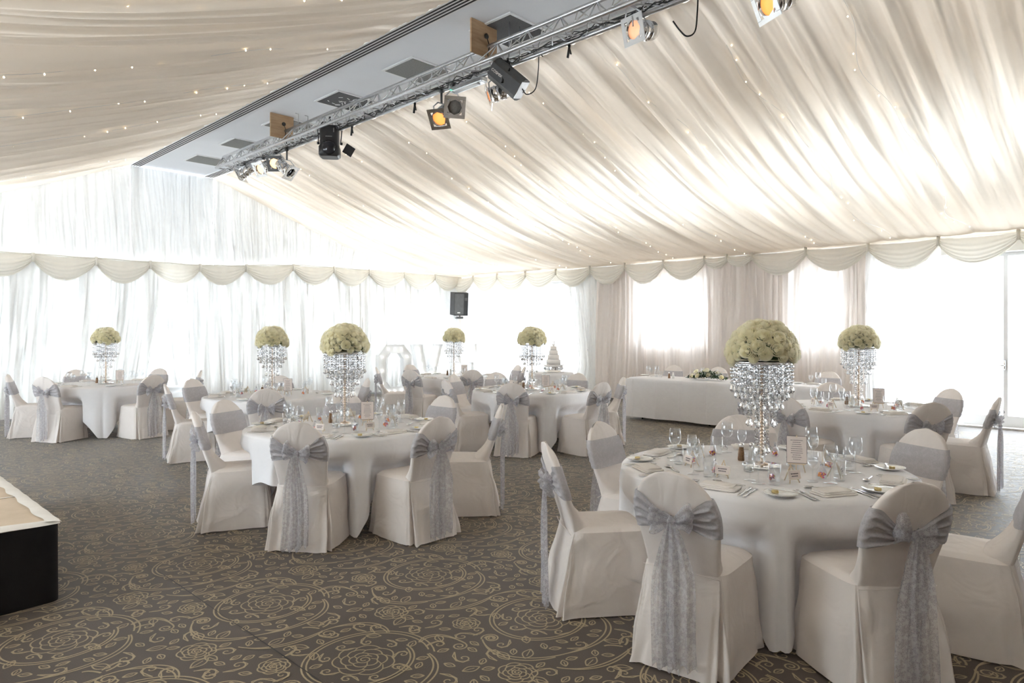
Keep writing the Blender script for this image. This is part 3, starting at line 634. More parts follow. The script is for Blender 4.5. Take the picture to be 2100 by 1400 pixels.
# ------------------------------------------------------------------ stage
o=thing('stage','low portable stage with beige carpet top and black skirt','stage',(1.03,4.65,0))
dk=MB(); dk.box(-3.0,-.012,.012,.895,.43,.465).build('deck',['stage'],o,smooth=False,bevel=.012)
MB().box(-3.0,-.012,.905,1.9,.43,.465).build('deck',['stage'],o,smooth=False,bevel=.012)
MB().box(-3.0,-.012,1.91,2.9,.43,.465).build('deck',['stage'],o,smooth=False,bevel=.012)
def skf(u,v):
    L=3.0+2.9; s=u*L; z=lerp(.452,.004,v); w=.012*v*sin(s*7+1)+.008*sin(s*19)*v
    if s<3.0-.05: return (-3.0+s,-.0-w,z)
    if s>3.05: return (0+w,s-3.0,z)
    a=(s-2.95)/.1*PI/2; return (-.05+.05*sin(a),.05-.05*cos(a),z)
MB().grid(skf,260,8).build('skirt',['blackcloth'],o)
def hm(u,v):
    s=u*2.9; return (-.075+.085*v+.008*sin(s*17)*(1-v),s,.4735+.002*sin(s*23)-.014*v*v)
MB().grid(hm,90,5).grid(lambda u,v:(-3+3*u,.05-.055*v+.012*sin(u*30)*(1-v),.4745+.002*sin(u*50)-.02*v*v),90,5).build('edge_cloth',['hem'],o)
MB().box(-3,-.05,.893,.907,.466,.4685).box(-3,-.05,1.895,1.912,.466,.4685).build('joint_tape',['hem'],o,smooth=False)
tag(MB().grid(lambda u,v:((.35+.0*u)+1.55*v+.007*sin(v*19)*u*0,5.35-3.6*v*0-(0),0) if False else (1.60+.006*u*(.3+abs(sin(v*9))),lerp(4.9,1.6,v),.0022),2,60).build('carpet_seam',['cable']),'thin dark seam line worn into the patterned carpet','carpet seam')
# speaker
p=at(943,622,2.35) if False else None
t=19.2; l=(943-1050)/1400; o=thing('loudspeaker','black wall speaker tilted in the far corner beneath the pelmet','speaker',((S_+C_*l)*t,(C_-S_*l)*t,2.35),math.radians(-26))
MB().prism([(-.24,.16),(-.20,-.16),(.20,-.16),(.24,.16)],.64,T(0,0,-.32)).build('cabinet',['black'],o,smooth=False,bevel=.01,rot=(.12,0,0))
MB().box(-.19,.07,-.172,-.16,-.29,.29).build('grille',['dkgrey'],o,smooth=False,rot=(.12,0,0))
MB().box(.09,.17,-.17,-.158,.10,.18).lathe([(.02,0),(.02,.01),(0,.01)],12,T(.13,-.17,.14)@R(PI/2,'X')).build('horn',['dkgrey'],o,smooth=False,rot=(.12,0,0))
MB().box(-.11,-.03,-.176,-.172,-.25,-.225).build('badge',['hem'],o,smooth=False,rot=(.12,0,0))
MB().box(-.09,.09,-.03,.05,-.42,-.36).tube([(0,0,-.30),(0,0,-.40)],.02).tube([(0,.0,-.39),(0,.66,-.39)],.018).build('bracket',['dkgrey'],o,smooth=False)
# ------------------------------------------------------------------ light-up letters
def letter(chs,x,y,rz,label):
    o=thing('light_up_letter',label,'light-up letter',(x,y,0),rz,'large light-up letters')
    hgt=1.24
    def slab(polys,name='body'):
        mb=MB(); A=Matrix(((1,0,0,0),(0,0,-1,.09),(0,1,0,0),(0,0,0,1)))
        for pl in polys: mb.prism(pl,.18,A)
        return mb.build(name,['white'],o,smooth=False)
    def rim(loops):
        for lp in loops:
            mb=MB(); n=len(lp)
            for i in range(n):
                (x0,z0),(x1,z1)=lp[i],lp[(i+1)%n]; L=math.hypot(x1-x0,z1-z0); a=math.atan2(z1-z0,x1-x0)
                mb.box(-.008,L+.008,-.045,.0,-.008,.008,T(x0,-.09,z0)@R(-a,'Y'))
            mb.build('rim',['white'],o,smooth=False)
    if chs=='O':
        a,c=.43,.20; ou=[(-a+c,0),(a-c,0),(a,c+.05),(a,hgt-c-.05),(a-c,hgt),(-a+c,hgt),(-a,hgt-c-.05),(-a,c+.05)]
        b=.22; i_=[(-b+.1,.20),(b-.1,.20),(b,.34),(b,hgt-.34),(b-.1,hgt-.20),(-b+.1,hgt-.20),(-b,hgt-.34),(-b,.34)]
        slab([[ou[k],ou[(k+1)%8],i_[(k+1)%8],i_[k]] for k in range(8)]); rim([ou,i_])
        bl=[((ou[k][0]*f+i_[k][0]*(1-f)+ou[(k+1)%8][0]*0),(ou[k][1]+i_[k][1])/2) for k in range(8) for f in (.5,)]+[(-.325,.62),(.325,.62),(0,.1),(0,hgt-.1)]
    elif chs=='V':
        P1=[(-.42,hgt),(-.15,hgt),(.0,.55),(.0,0),(-.14,0)]; P2=[(.42,hgt),(.14,0),(0,0),(0,.55),(.15,hgt)]
        slab([P1,P2]); rim([[(-.42,hgt),(-.14,0),(.14,0),(.42,hgt),(.15,hgt),(0,.55),(-.15,hgt)]]); bl=[(-.27,1.14),(-.22,.93),(-.17,.72),(-.12,.5),(-.05,.25),(.27,1.14),(.22,.93),(.17,.72),(.12,.5),(.05,.25)]
    elif chs=='E':
        lp=[(-.36,0),(.36,0),(.36,.24),(-.10,.24),(-.10,.50),(.26,.50),(.26,.74),(-.10,.74),(-.10,hgt-.24),(.36,hgt-.24),(.36,hgt),(-.36,hgt)]
        slab([[(-.36,0),(-.10,0),(-.10,hgt),(-.36,hgt)],[(-.1,0),(.36,0),(.36,.24),(-.1,.24)],[(-.1,.5),(.26,.5),(.26,.74),(-.1,.74)],[(-.1,hgt-.24),(.36,hgt-.24),(.36,hgt),(-.1,hgt)]]); rim([lp])
        bl=[(-.23,z) for z in (.12,.37,.62,.87,1.12)]+[(.05,.12),(.25,.12),(.05,.62),(.05,1.12),(.25,1.12)]
    else:
        lp=[(-.34,0),(.34,0),(.34,.24),(-.08,.24),(-.08,hgt),(-.34,hgt)]
        slab([[(-.34,0),(-.08,0),(-.08,hgt),(-.34,hgt)],[(-.08,0),(.34,0),(.34,.24),(-.08,.24)]]); rim([lp]); bl=[(-.21,z) for z in (.12,.37,.62,.87,1.12)]+[(0,.12),(.22,.12)]
    b0=None
    for x_,z_ in bl:
        if b0 is None: b0=MB().lathe([(0,-.02),(.018,-.012),(.022,0),(.018,.012),(0,.02)],10).build('bulb',['wbulb'],o); b0.location=(x_,-.112,z_)
        else: c=b0.copy(); SC.collection.objects.link(c); c.location=(x_,-.112,z_)
def bypx(px,Y): l=(px-1050)/1400; return Y*(S_+C_*l)/(C_-S_*l)
letter('L',bypx(722,13.95),13.95,-.25,'white light-up letter L behind the crystals of the stage-side centrepiece')
letter('O',bypx(807,13.9),13.9,-.25,'white light-up letter O with angular corners')
letter('V',bypx(874,13.9),13.9,-.25,'white light-up letter V behind the sashed chairs')
letter('E',bypx(950,13.85),13.85,-.35,'white light-up letter E under the loudspeaker')
# ------------------------------------------------------------------ chairs
def yc(z): return -.215-.145*((z-.45)/.48)**1.05 if z>.45 else -.215
def hw(z):
    base=lerp(.178,.205,sstep(.45,.74,z))
    if z>.70: k=(z-.70)/.235; base*=max(0,1-k**2.3)**.5
    return base
def ht(z): return .028*(1 if z<.80 else max(.15,1-((z-.80)/.135)**2)**.5)
def Bp(s,z,off=0,seed=0):
    c,sn=cos(s),sin(s); w,t=hw(z)+off,ht(z)+off; n=.45
    x=math.copysign(abs(c)**n,c)*w; y=math.copysign(abs(sn)**.62,sn)*t
    front=max(0,sn)
    if z<.64: y+=front*.13*((.64-z)/.2)**2
    wr=.006*sin(x*34+seed*1.7+5*z)*sstep(.78,.92,z)+.0035*sin(x*19+z*23+seed)*(1-abs(c))
    return (x,yc(z)+y+(wr if sn>0 else -wr),z)
def sup(a,n): c,s=cos(a),sin(a); return math.copysign(abs(c)**n,c),math.copysign(abs(s)**n,s)
def skring(a,k,seed):   # k 0 at the seat, 1 at the floor
    r=random.Random(seed); ph=[r.random()*6 for _ in range(6)]
    cx,sy=sup(a,.32); hx=lerp(.205,.243,k**.8); yf=lerp(.20,.235,k); yb=lerp(-.245,-.335,k**.9)
    x=cx*hx; y=lerp(yb,yf,(sy+1)/2)
    nx,ny=cx,sy; L=math.hypot(nx,ny); nx/=L; ny/=L; d=0
    for ca,amp in ((PI*1.25+.05,.030),(PI*1.75-.05,.030),(PI*.25,.012),(PI*.75,.012)):
        da=(a-ca+PI)%(2*PI)-PI; wd=.05+.22*k
        d+=amp*k**.7*(math.exp(-((da-wd*.8)/(wd*.5))**2)+math.exp(-((da+wd*.8)/(wd*.5))**2)-1.15*math.exp(-(da/(wd*.45))**2))
    d+=k*(.012*(1-2*abs(sin(2.5*a+ph[0]+.4*k)))+.009*(1-2*abs(sin(4.5*a+ph[1]+k)))+.004*sin(17*a+ph[2]))+.004*sin(3*a+ph[3]+k*5)*k
    d+=.006*sin(8*k+3*a+ph[4])*sin(PI*k)
    return x+nx*d,y+ny*d
def make_chair(seed):
    o=thing('banquet_chair','','chair')
    def bk(u,v):
        z=lerp(.43,.9345,v**.85); return Bp(2*PI*u,z,0,seed)
    mb=MB().grid(bk,48,30,cu=True); n=len(mb.v); mb.f.append(tuple(range(n-48,n))); mb.mi.append(0); mb.build('backrest','cover',o)
    def seat(u,v):
        a=2*PI*u; x,y=skring(a,0,seed); cx,cyy=0,-.02; f=min(1,v*1.0); k=lerp(0,1,f)
        z=.478+.012*(1-k*k)-.02*max(0,(k-.86)/.14)**2+.002*sin(9*x*k+5*y)
        return (cx+(x-cx)*k,cyy+(y-cyy)*k,z)
    MB().grid(seat,72,9,cu=True).build('seat','cover',o)
    def sk(u,v):
        a=2*PI*u; x,y=skring(a,v,seed); z=lerp(.462,.006,v)
        if v>.95: z+=.007*(1+sin(7*a+seed))*.5
        return (x,y,z)
    mb=MB().grid(sk,150,18,cu=True)
    # seam across the back at seat level
    mb.tube([(x,yc(.45)-.036-.01*cos(x*7.5),.452+.004*sin(x*20)) for x in [-.19+.38*i/12 for i in range(13)]],.0016,5)
    mb.build('skirt','cover',o)
    r=random.Random(seed+9); kz=.705+r.uniform(-.01,.01)
    def band(u,v):
        a=2*PI*u+PI/2; sn=sin(a); x0=cos(a); b=max(0,-sn); q=1-abs(math.copysign(abs(x0)**.45,x0)) if sn<0 else 0   # q 1 at the knot
        h=lerp(.092,.020,sstep(0,1,q)); zc=lerp(.735,kz,sstep(0,.9,q)); vv=2*v-1
        z=zc+vv*h; wr=(.007*(1-2*abs(sin(vv*6+2*sin(x0*3)+seed)))+.0035*sin(vv*21+seed+4*x0)) if sn<0.05 else .0008*sin(vv*9)
        wr*=1-.8*sstep(.55,.95,abs(x0)); x,y,zz=Bp(a,z,.0085+max(-.005,wr),seed)

        if sn<0: y-=.010*sstep(.6,1,q)
        return (x,y,z)
    sash=MB().grid(band,120,36,cu=True).build('sash','band',o)
    K=Vector((0,yc(kz)-ht(kz)-.028,kz)); L=.105*r.uniform(.85,1.1); tilt=r.uniform(-.25,.25)
    for s in (-1,1):
        droop=r.uniform(-.02,.045); ln=L*r.uniform(.8,1.1)
        def loop(u,v,s=s,droop=droop,ln=ln):
            e=max(0,sin(PI*u)); w=.012+.052*e**.6; vv=2*v-1
            x=s*(ln*e**.85+.004); y=-.030*sin(2*PI*u)-.012*e; z=droop*e+.02*e*sin(2*PI*u)
            z+=vv*w; y+=-.010*cos(vv*7+seed)*e+.006*sin(vv*12+u*9)*(e*.6+.3); x*=1-.14*vv*vv
            return tuple(Matrix.Rotation(tilt,3,'Y')@Vector((x,y,z))+K)
        MB().grid(loop,22,12).build('bow_loop','sash',sash)
    MB().grid(lambda u,v:tuple(K+Vector((.020*cos(2*PI*u)*sin(PI*(.08+.84*v)),.020*sin(2*PI*u)*sin(PI*(.08+.84*v))-.006,lerp(.026,-.026,v)))),12,8,cu=True).build('knot','sash',sash)
    for s in (-1,1):
        spread=r.uniform(.02,.055); wb=r.uniform(.05,.075); ph=r.random()*6; zl=r.uniform(.02,.07)
        def tail(u,v,s=s,spread=spread,wb=wb,ph=ph,zl=zl):
            vv=2*u-1; w=.012+wb*min(1,v*2.6)**.7*(1-.12*v); z=lerp(K.z,zl,v)
            x=s*(spread*v**.7+.004)+vv*w+.008*sin(5*v+ph)
            y=K.y-.012+lerp(0,min(0,-.342-K.y),sstep(.2,.95,v))-.012*s*(s>0)+(.010*sin(vv*8+ph)+.005*sin(vv*17+2*v))*min(1,v*3+.2)
            return (x,y,z+.012*sin(vv*9+ph)*sstep(.8,1,v))
        MB().grid(tail,22,26).build('tail','sash',sash)
    return o
kinds=[Kind(lambda s=s:make_chair(s)) for s in (1,2,3,4)]
def place_chair(px,py,c,label,group,k,dist=None,pos=None):
    X=Vector(pos) if pos else Vector(at(px,py,.93)); c=Vector(c); v=X-c
    if not pos:
        lo,hi=dist or (1.14,1.30); d=v.length
        if not lo<=d<=hi:   # slide along the line of sight
            dirv=X.normalized(); best=None
            for i in range(-400,401):
                q=X+dirv*i*.01; e=abs((q-c).length-max(lo,min(hi,d)))+abs(i)*.0003
                if best is None or e<best[0]: best=(e,q)
            X=best[1]
    u=(c-X).normalized(); og=X+u*.36; rz=math.atan2(u.y,u.x)-PI/2
    kinds[k%4].put((og.x,og.y,0),rz,label,group); return math.atan2(X.y-c.y,X.x-c.x),(X-c).length
# ------------------------------------------------------------------ tables
def polysq(th,half):
    return half/max(abs(cos(th)),abs(sin(th)))
def tablecloth(c,R0,corner,angs,label,half=1.18):
    def ind(th):
        k=0
        for a,d in angs:
            da=abs((th-a+PI)%(2*PI)-PI); wch=.27; k=max(k,(1-sstep(wch,wch+.12,da))*max(0,R0+.012-(d-.56-.015)))
        return k
    r=random.Random(sum(map(ord,label))); p1,p2,p3=[r.random()*6 for _ in range(3)]
    def fn(u,v):
        th=2*PI*u; sq=polysq(th-corner-PI/4,half)
        drop=min(sq-R0,.735); 
        if v<.30: k=v/.30; return (R0*.995*k*cos(th),R0*.995*k*sin(th),.7545+.0006*sin(9*k*cos(th)+p1))
        k=(v-.30)/.70; d=drop*k; z=.7545-d if k>0 else .7545
        edge=min(1,k*8)
        rad=R0*.995+.012*edge
        exc=max(0,cos(2*(th-corner)*2))**2   # fullness near the corners
        rad+=(d/.7)*(.016*(1-2*abs(sin(5*th+p1)))+.014*(1-2*abs(sin(8*th+p2)))+.008*sin(23*th+p3))+exc*(d/.7)*(.075*abs(sin(7*(th-corner)))**.7-.02)
        rad-=ind(th)*sstep(.12,.27,d)+ .0
        if d<.03: z=.7545-.03*(1-math.sqrt(max(0,1-(d/.03)**2))) if False else .7545-d*.9
        z+=.008*sin(11*th+p2)*k
        return (rad*cos(th),rad*sin(th),max(.012,z))
    o=MB().grid(fn,300,30,cu=True).build('tablecloth','linen',loc=(c[0],c[1],0)); return tag(o,label,'tablecloth')
def make_table():
    o=thing('round_table','','table')
    MB().lathe([(0,.725),(.80,.725),(.815,.731),(.815,.742),(.80,.748),(0,.748)],56).build('tabletop',['ply'],o)
    for a in (PI/4,3*PI/4,5*PI/4,7*PI/4):
        ca,sa=cos(a),sin(a); MB().tube([(.30*ca,.30*sa,.725),(.42*ca,.42*sa,.36),(.47*ca,.47*sa,.01)],.013,8).build('leg',['black'],o)
    MB().tube([(.41*cos(PI/4),.41*sin(PI/4),.36),(.41*cos(3*PI/4),.41*sin(3*PI/4),.36)],.009,6).tube([(.41*cos(5*PI/4),.41*sin(5*PI/4),.36),(.41*cos(7*PI/4),.41*sin(7*PI/4),.36)],.009,6).build('crossbar',['black'],o)
    return o
ktab=Kind(make_table)
# crystal centrepiece stand
TOPZ=.63
def strand(n,drop=True):
    mb=MB(); z=-.006
    for i in range(n): mb.lathe([(0,z),(.0085,z-.006),(.0085,z-.011),(0,z-.017)],6,R(i*.7,'Z')); z-=.0205
    if drop: mb.lathe([(0,z),(.007,z-.010),(.0135,z-.026),(.011,z-.036),(0,z-.045)],6)
    return mb
TIERS=((.172,26,6),(.145,22,8),(.115,16,11),(.078,10,16),(.036,5,24))
def make_stand():
    o=thing('crystal_stand','','centrepiece stand')
    MB().lathe([(0,0),(.108,0),(.110,.004),(.110,.012),(.104,.016),(0,.016)],36).build('mirror_base',['mirror'],o)
    mb=MB().lathe([(.045,.016),(.045,.022),(.02,.028),(.0085,.035),(.0085,TOPZ-.01),(.03,TOPZ)],12)
    for i in range(27): mb.lathe([(.0085,.05+i*.0205),(.0135,.058+i*.0205),(.0085,.067+i*.0205)],10,close=False)
    mb.build('pole',['gold'],o)
    MB().lathe([(0,TOPZ-.006),(.175,TOPZ-.006),(.178,TOPZ),(.175,TOPZ+.004),(0,TOPZ+.004)],36).build('top_plate',['chrome'],o)
    for r,n,k in TIERS:
        MB().tube([(r*cos(a),r*sin(a),TOPZ-.012) for a in [2*PI*i/36 for i in range(37)]],.0025,5).build('ring',['chrome'],o)
        f=None
        for i in range(n):
            a=2*PI*(i+.3)/n; loc=(r*cos(a),r*sin(a),TOPZ-.012)
            if f is None: f=strand(k).build('crystal_strand','crystal',o,smooth=False); f.location=loc; f.rotation_euler=(0,0,a)
            else: q=f.copy(); SC.collection.objects.link(q); q.location=loc; q.rotation_euler=(0,0,a+i)
    return o
kst=Kind(make_stand)
def rose_mesh(seed,open_=1.0):
    r=random.Random(seed); mb=MB()
    mb.grid(lambda u,v:((.10-.085*u)*cos(16*u+.3)*(.5+.5*v),(.10-.085*u)*sin(16*u+.3)*(.5+.5*v),.45+.40*v+.05*u),28,3)
    for L,(rr,h0,h1,cu,n) in enumerate(((.15,.35,.88,-.02,3),(.25,.25,.88,-.03,3),(.36,.15,.86,-.02,4),(.48,.05,.82,.0,5),(.62,-.05,.75,.03,5),(.77*open_,-.12,.65,.08,6),(.93*open_,-.2,.50,.15,6))):
        for k in range(n):
            a0=2*PI*k/n+L*.75+r.uniform(-.15,.15); ha=PI/n*1.45; sc=r.uniform(.95,1.05); sp=r.uniform(.03,.07)
            def pt(u,v,a0=a0,ha=ha,rr=rr*sc,h0=h0,h1=h1*sc,cu=cu,ph=r.random()*6,sp=sp):
                uu=2*u-1; a=a0+uu*ha; e=1-.16*abs(uu)**2.5
                rad=rr*(.45+.62*sin(min(1,v*1.25)*PI/2))-.10*rr*max(0,v-.6)+cu*max(0,v-.55)*1.6+sp*(u-.5)*.8
                return (rad*cos(a),rad*sin(a),lerp(h0,h1*e,sin(v*PI/2))-max(0,cu)*.5*max(0,v-.75)*2+.010*sin(7*uu+ph)*v)
            mb.grid(pt,8,6)
    return mb
RM=[rose_mesh(1),rose_mesh(2,.9),rose_mesh(3,.8)]
RMesh=[]
def get_rose(k,parent):
    if len(RMesh)<=k:
        o=RM[len(RMesh)].build('rose','rose',parent); RMesh.append(o.data); return o if len(RMesh)-1==k else get_rose(k,parent)
    o=bpy.data.objects.new('rose',RMesh[k]); SC.collection.objects.link(o); o.parent=parent; return o
def make_dome():
    o=thing('rose_dome','','flower arrangement'); r=random.Random(4)
    MB().lathe([(0,.012),(.14,.012),(.185,.03),(.18,.09),(.14,.15),(.08,.18),(0,.19)],20).build('moss_ball',['leaf'],o)
    n=74; i=0
    for k in range(n):
        zz=-.13+1.13*(k+.5)/n; ph=k*2.39996; rr=math.sqrt(1-zz*zz); s=r.choice((.040,.045,.050,.034,.054))
        nrm=Vector((rr*cos(ph),rr*sin(ph),zz*.95)).normalized(); p=Vector((.178*rr*cos(ph),.178*rr*sin(ph),.035+.190*zz))
        q=get_rose(k%3,o); q.location=p-nrm*.008; q.scale=(s,s,s); q.rotation_mode='QUATERNION'; q.rotation_quaternion=nrm.to_track_quat('Z','Y')
    return o
kdome=Kind(make_dome)
# tableware
def lath(name,prof,m,cat,n=20):
    def f():
        o=MB().lathe(prof,n,close=False).build(name,m); return tag(o,'x',cat)
    return Kind(f)
wine=lath('wine_glass',[(0,.001),(.034,.001),(.034,.003),(.008,.007),(.0035,.015),(.0032,.085),(.008,.095),(.026,.108),(.036,.128),(.038,.150),(.0355,.178),(.031,.202),(.0298,.202),(.034,.178),(.0365,.150),(.034,.129),(.024,.111),(0,.100)],'stem','glass',22)
flute=lath('small_wine_glass',[(0,.001),(.029,.001),(.029,.003),(.007,.006),(.003,.014),(.003,.068),(.008,.078),(.022,.092),(.029,.112),(.0295,.130),(.026,.158),(.025,.158),(.0282,.130),(.0275,.112),(.02,.095),(0,.084)],'stem','glass',20)
tumbler=lath('water_tumbler',[(0,.001),(.027,.001),(.029,.004),(.0325,.112),(.0312,.112),(.028,.014),(.0,.012)],'stem','glass',20)
plate_=lath('side_plate',[(0,.002),(.045,.002),(.052,.004),(.078,.013),(.083,.0165),(.083,.018),(.077,.0155),(.052,.0075),(0,.006)],'china','plate',32)
butter=lath('butter_pat',[(0,0),(.016,0),(.0175,.003),(.0175,.012),(.015,.015),(0,.015)],'foil','butter pat',12)
tealight=Kind(lambda: tl())
def tl():
    o=thing('tealight_holder','','candle holder'); MB().lathe([(0,0),(.026,0),(.030,.004),(.033,.055),(.0315,.055),(.028,.008),(0,.007)],18,close=False).build('glass_cup','stem',o)
    MB().lathe([(0,.009),(.019,.009),(.019,.024),(0,.024)],14).build('candle','wax',o); return o
def shaker(m):
    def f():
        o=thing('shaker','','condiment shaker'); MB().lathe([(0,0),(.02,0),(.022,.01),(.019,.05),(.014,.085),(0,.085)],14).build('body',[m],o)
        MB().lathe([(.015,.085),(.0155,.10),(.012,.108),(.005,.112),(0,.113)],14).build('cap','chrome',o); return o
    return Kind(f)
pepper,salt=shaker('pepper'),shaker('salt')
def flat(name,poly,m,cat,zf=None,th=.002):
    def f():
        mb=MB(); n=len(poly); zz=[(zf(y) if zf else .001) for x,y in poly]
        # strip mesh: poly given as list of (halfwidth,y)
        vs=[];fs=[]
        for (w,y),z in zip(poly,zz):
            vs+=[(-w,y,z),(w,y,z),(-w,y,z+th),(w,y,z+th)]
        for i in range(n-1):
            a,b=4*i,4*i+4; fs+=[(a,b,b+1,a+1),(a+2,a+3,b+3,b+2),(a,a+2,b+2,b),(a+1,b+1,b+3,a+3)]
        fs+=[(0,1,3,2),(4*n-4,4*n-2,4*n-1,4*n-3)]
        mb.add(vs,fs)
        if name=='fork':
            for k in range(4): mb.box(-.0095+.0053*k,-.0065+.0053*k,.062,.100,.004,.006)
        return tag(mb.build(name,m),'x',cat)
    return Kind(f)
handle=[(.004,-.095),(.006,-.09),(.0058,-.06),(.004,-.02),(.003,.01)]
zf=lambda y:.001+.005*max(0,min(1,(y+.02)/.06))
fork=flat('fork',handle+[(.003,.035),(.007,.048),(.0105,.056),(.0105,.064)],'steel','fork',zf)
knife=flat('table_knife',[(.005,-.105),(.0068,-.10),(.006,-.06),(.0048,-.01),(.005,.0),(.0085,.01),(.009,.06),(.0075,.09),(.003,.108)],'steel','knife')
bknife=flat('butter_knife',[(.004,-.08),(.0055,-.075),(.005,-.04),(.004,-.005),(.0075,.0),(.008,.045),(.006,.065),(.002,.075)],'steel','knife')
def spn():
    mb=MB(); p=handle+[(.003,.03)]; vs=[];fs=[]
    for w,y in p: z=zf(y); vs+=[(-w,y,z),(w,y,z),(-w,y,z+.002),(w,y,z+.002)]
    for i in range(len(p)-1):
        a,b=4*i,4*i+4; fs+=[(a,b,b+1,a+1),(a+2,a+3,b+3,b+2),(a,a+2,b+2,b),(a+1,b+1,b+3,a+3)]
    mb.add(vs,fs); mb.grid(lambda u,v:(.0175*v*cos(2*PI*u)*(1+.12*sin(2*PI*u)),.055+.027*v*sin(2*PI*u),.001+.008*v*v),16,5,cu=True); return tag(mb.build('dessert_spoon','steel'),'x','spoon')
spoon=Kind(spn)
def npk():
    mb=MB()
    def lay(w,d,z,dx,dy,n=12):
        mb.grid(lambda u,v:(dx+w*math.copysign(abs(cos(2*PI*u))**.25,cos(2*PI*u))*(1-(abs(2*v-1)**4)*.03),dy+d*math.copysign(abs(sin(2*PI*u))**.25,sin(2*PI*u))*(1-(abs(2*v-1)**4)*.05),z+.008*v+.0012*sin(9*u*6)),36,4,cu=True)
        nn=len(mb.v); mb.f.append(tuple(range(nn-36,nn))); mb.mi.append(0)
    lay(.105,.062,.0,0,0); lay(.100,.058,.0078,.006,.004); lay(.085,.052,.0150,-.004,.007)
    return tag(mb.build('folded_napkin','napkin'),'x','napkin')
napk=Kind(npk)
def easel(w,h,legh,lines,name,lab):
    def f():
        o=thing(name,lab,'place card' if legh<.15 else 'menu card'); tl_=.28
        for s in (-1,1): MB().tube([(s*w*.42,-.01,.002),(0,.022,legh)],.0032,5).build('leg','stick',o)
        MB().tube([(0,.065,.002),(0,.022,legh)],.0032,5).build('leg','stick',o)
        MB().box(-w*.45,w*.45,-.012,-.006,legh*.22,legh*.27).build('ledge','stick',o,smooth=False)
        A=T(0,-.012,legh*.27)@R(-.22,'X')
        MB().box(-w/2-.003,w/2+.003,.0,.002,-.003,h+.003,A).build('border',['ink'] if legh>.15 else ['pelmet'],o,smooth=False)
        c=MB().box(-w/2,w/2,-.002,.0,0,h,A).build('card','card',o,smooth=False)
        mb=MB(); r=random.Random(2)
        for k in range(lines):
            z=h*(.85-.72*k/max(1,lines-1)) if lines>2 else h*(.62-.3*k); lw=w*r.uniform(.18,.32); hh=.0016 if lines>2 else .003
            x=-lw
            while x<lw: d=r.uniform(.003,.008); mb.box(x,min(lw,x+d),-.0026,-.002,z-hh,z+hh,A); x+=d+.0016
        mb.build('print','ink',c,smooth=False); return o
    return Kind(f)
pcard=easel(.078,.042,.095,2,'place_card_easel','x'); menu=easel(.105,.150,.21,10,'menu_easel','x')
def bg_():
    o=thing('favour_bag','','favour bag')
    MB().lathe([(0,.001),(.024,.002),(.028,.012),(.027,.035),(.018,.060),(.005,.074),(.008,.084),(.014,.094)],14,Matrix.Diagonal((1,.7,1,1)),close=False).build('film_pouch','bag',o)
    r=random.Random(6); mb=MB()
    for k in range(34):
        a=r.random()*6.28; q=math.sqrt(r.random())*.019; mb.lathe([(0,-.0055),(.0045,-.003),(.0055,0),(.0045,.003),(0,.0055)],6,T(q*cos(a),q*sin(a)*.65,.008+r.random()*.024))
    tag(mb.build('sweets','sweets',o),kind='stuff')
    MB().lathe([(.005,.070),(.008,.073),(.008,.077),(.005,.080)],8,close=False).build('ribbon',['sash'],o); return o
fbag=Kind(bg_)
TB=[('the foreground table',(1562,959),1.0,math.radians(210)),('the stage-side table',(707,878),1.03,math.radians(240)),('the curtain-gap table',(217,783),.965,math.radians(252)),
 ('the table behind the stage-side one',(558,806),.97,math.radians(242)),('the centre table before the cake',(1091,797),.98,math.radians(233)),('the table by the light-up letters',(931,768),.965,math.radians(225)),('the table by the glass doors',(1761,834),1.0,math.radians(205))]
